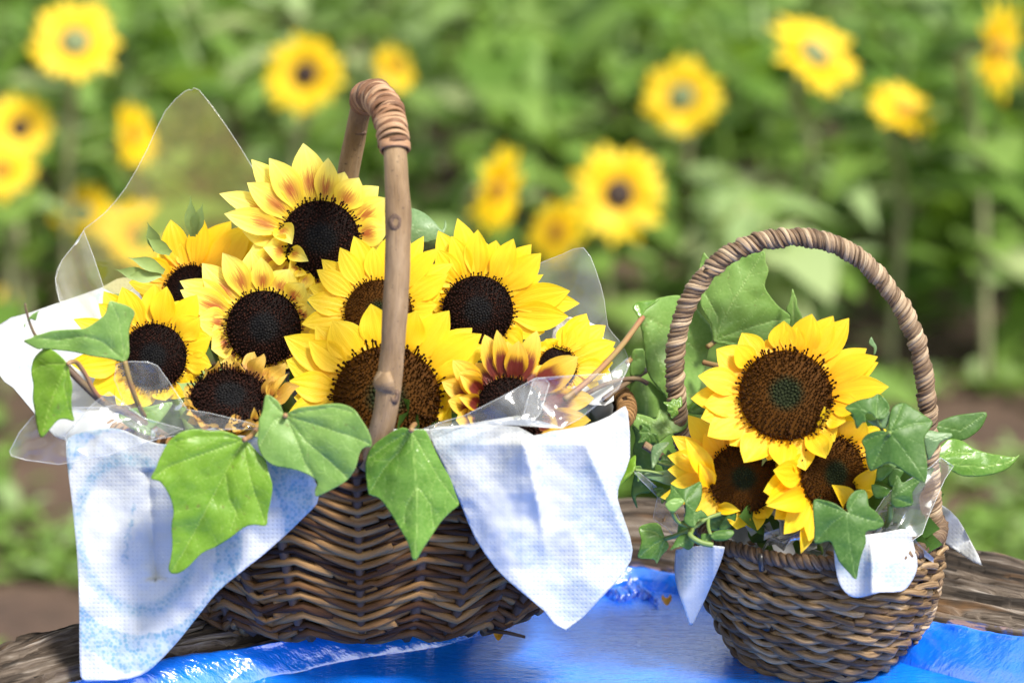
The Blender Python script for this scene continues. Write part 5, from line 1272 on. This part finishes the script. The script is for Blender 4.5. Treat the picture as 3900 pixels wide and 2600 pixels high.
def clear_of_blooms(p):
    v_ = p - CAM; zf = v_.dot(FWD); px = v_.x / zf / K * 2352 + 1176; py = 784 - v_.dot(UPV) / zf / K * 2352
    for (fx, fy, fr, fY, *_r) in BGF:
        if p.y < fY + 0.95 and (px - fx) ** 2 + (py - fy) ** 2 < (fr + 120) ** 2: return False
    return True
# the rest of the field: foliage that reads as one mass
V, F, st = [], [], []
def plant(x, y, h, n_, tl):
    for k in range(n_):
        a = rng.uniform(0, 6.283); z = GZ + h * (0.04 + 0.96 * rng.random() ** .8)
        d = Vector((math.cos(a), math.sin(a), rng.uniform(-.3, .6))).normalized()
        b = Vector((x, y, z)) + Vector((math.cos(a), math.sin(a), 0)) * .03
        tone = min(1, max(0, rng.gauss(tl, .17)))
        if not clear_of_blooms(b): continue
        sz = rng.uniform(.5, 1.1) if rng.random() < .82 else rng.uniform(1.3, 1.9); add_leaf(V, F, st, b, d, .13 * sz, rng.uniform(.07, .10) * sz, tone, rng.uniform(.0, .8))
cnt = 0
y = 2.7
while y < 16:
    half = 0.22 * (y + 2.15) + 0.45
    x = -half + rng.uniform(0, .15)
    while x < half:
        cover = noise.noise(Vector((x * 1.1, y * .7, 3))); lum = noise.noise(Vector((x * 1.5, y * 1.2, 14)))
        h = (rng.uniform(.38, .62) if y > 3.4 else rng.uniform(.15, .4)) + (.12 if y > 4 else 0) + 0.018 * y
        if not (y < 3.9 and (cover < (.1 if x < 0 else 0) or abs(x) > .62 and y < 3.6)):
            plant(x, y + rng.uniform(-.12, .12), h, rng.randint(26, 36), .56 + .75 * lum); cnt += 1
        x += rng.uniform(.15, .26) * (1 + y * .03)
    y += .30 + y * .03
for k in range(90):
    y = rng.uniform(4.4, 7.5); half = 0.22 * (y + 2.15) + .3; x = rng.uniform(-half, half); h = rng.uniform(.35, .75)
    tv, tf, ts = tube_data([(x, y, GZ), (x + rng.uniform(-.06, .06), y, GZ + h * .5), (x + rng.uniform(-.12, .12), y, GZ + h)], rng.uniform(.006, .011), 5)
    b_ = len(V)
    if not clear_of_blooms(Vector((x, y, GZ + h))): continue
    V += [Vector(q) for q in tv]; F += [tuple(i + b_ for i in f) for f in tf]; st += [(0, 0, rng.choice((.6, .8, .9)))] * len(tv)
o = link('sunflower_foliage', mesh('sunflower_foliage', V, F, st), M['field_leaf'])
setp(o, 'dense green leaves of the sunflower field behind the flowers', 'foliage', kind='stuff')
# low weeds on the bare soil in front of the rows
V, F, st = [], [], []
for k in range(2400):
    x = rng.uniform(-1.8, 1.8); y = rng.uniform(1.6, 4.0)
    if noise.noise(Vector((x * 1.7, y * 1.7, 11))) < (.10 if x < 0 else -.08): continue
    for q in range(5):
        a = rng.uniform(0, 6.283); d = Vector((math.cos(a), math.sin(a), rng.uniform(.3, 1.6))).normalized()
        add_leaf(V, F, st, Vector((x + rng.uniform(-.03, .03), y + rng.uniform(-.03, .03), GZ + .01)), d, rng.uniform(.04, .11), rng.uniform(.01, .04), rng.uniform(.3, .9), .4)
o = link('weeds', mesh('weeds', V, F, st), M['field_leaf'])
setp(o, 'patches of low green weeds on the brown soil', 'weeds', kind='stuff')
print('triangles about', sum(len(o.data.polygons) * 2 for o in sc.objects if o.type == 'MESH'), 'plants', cnt, 'objects', len(sc.objects))
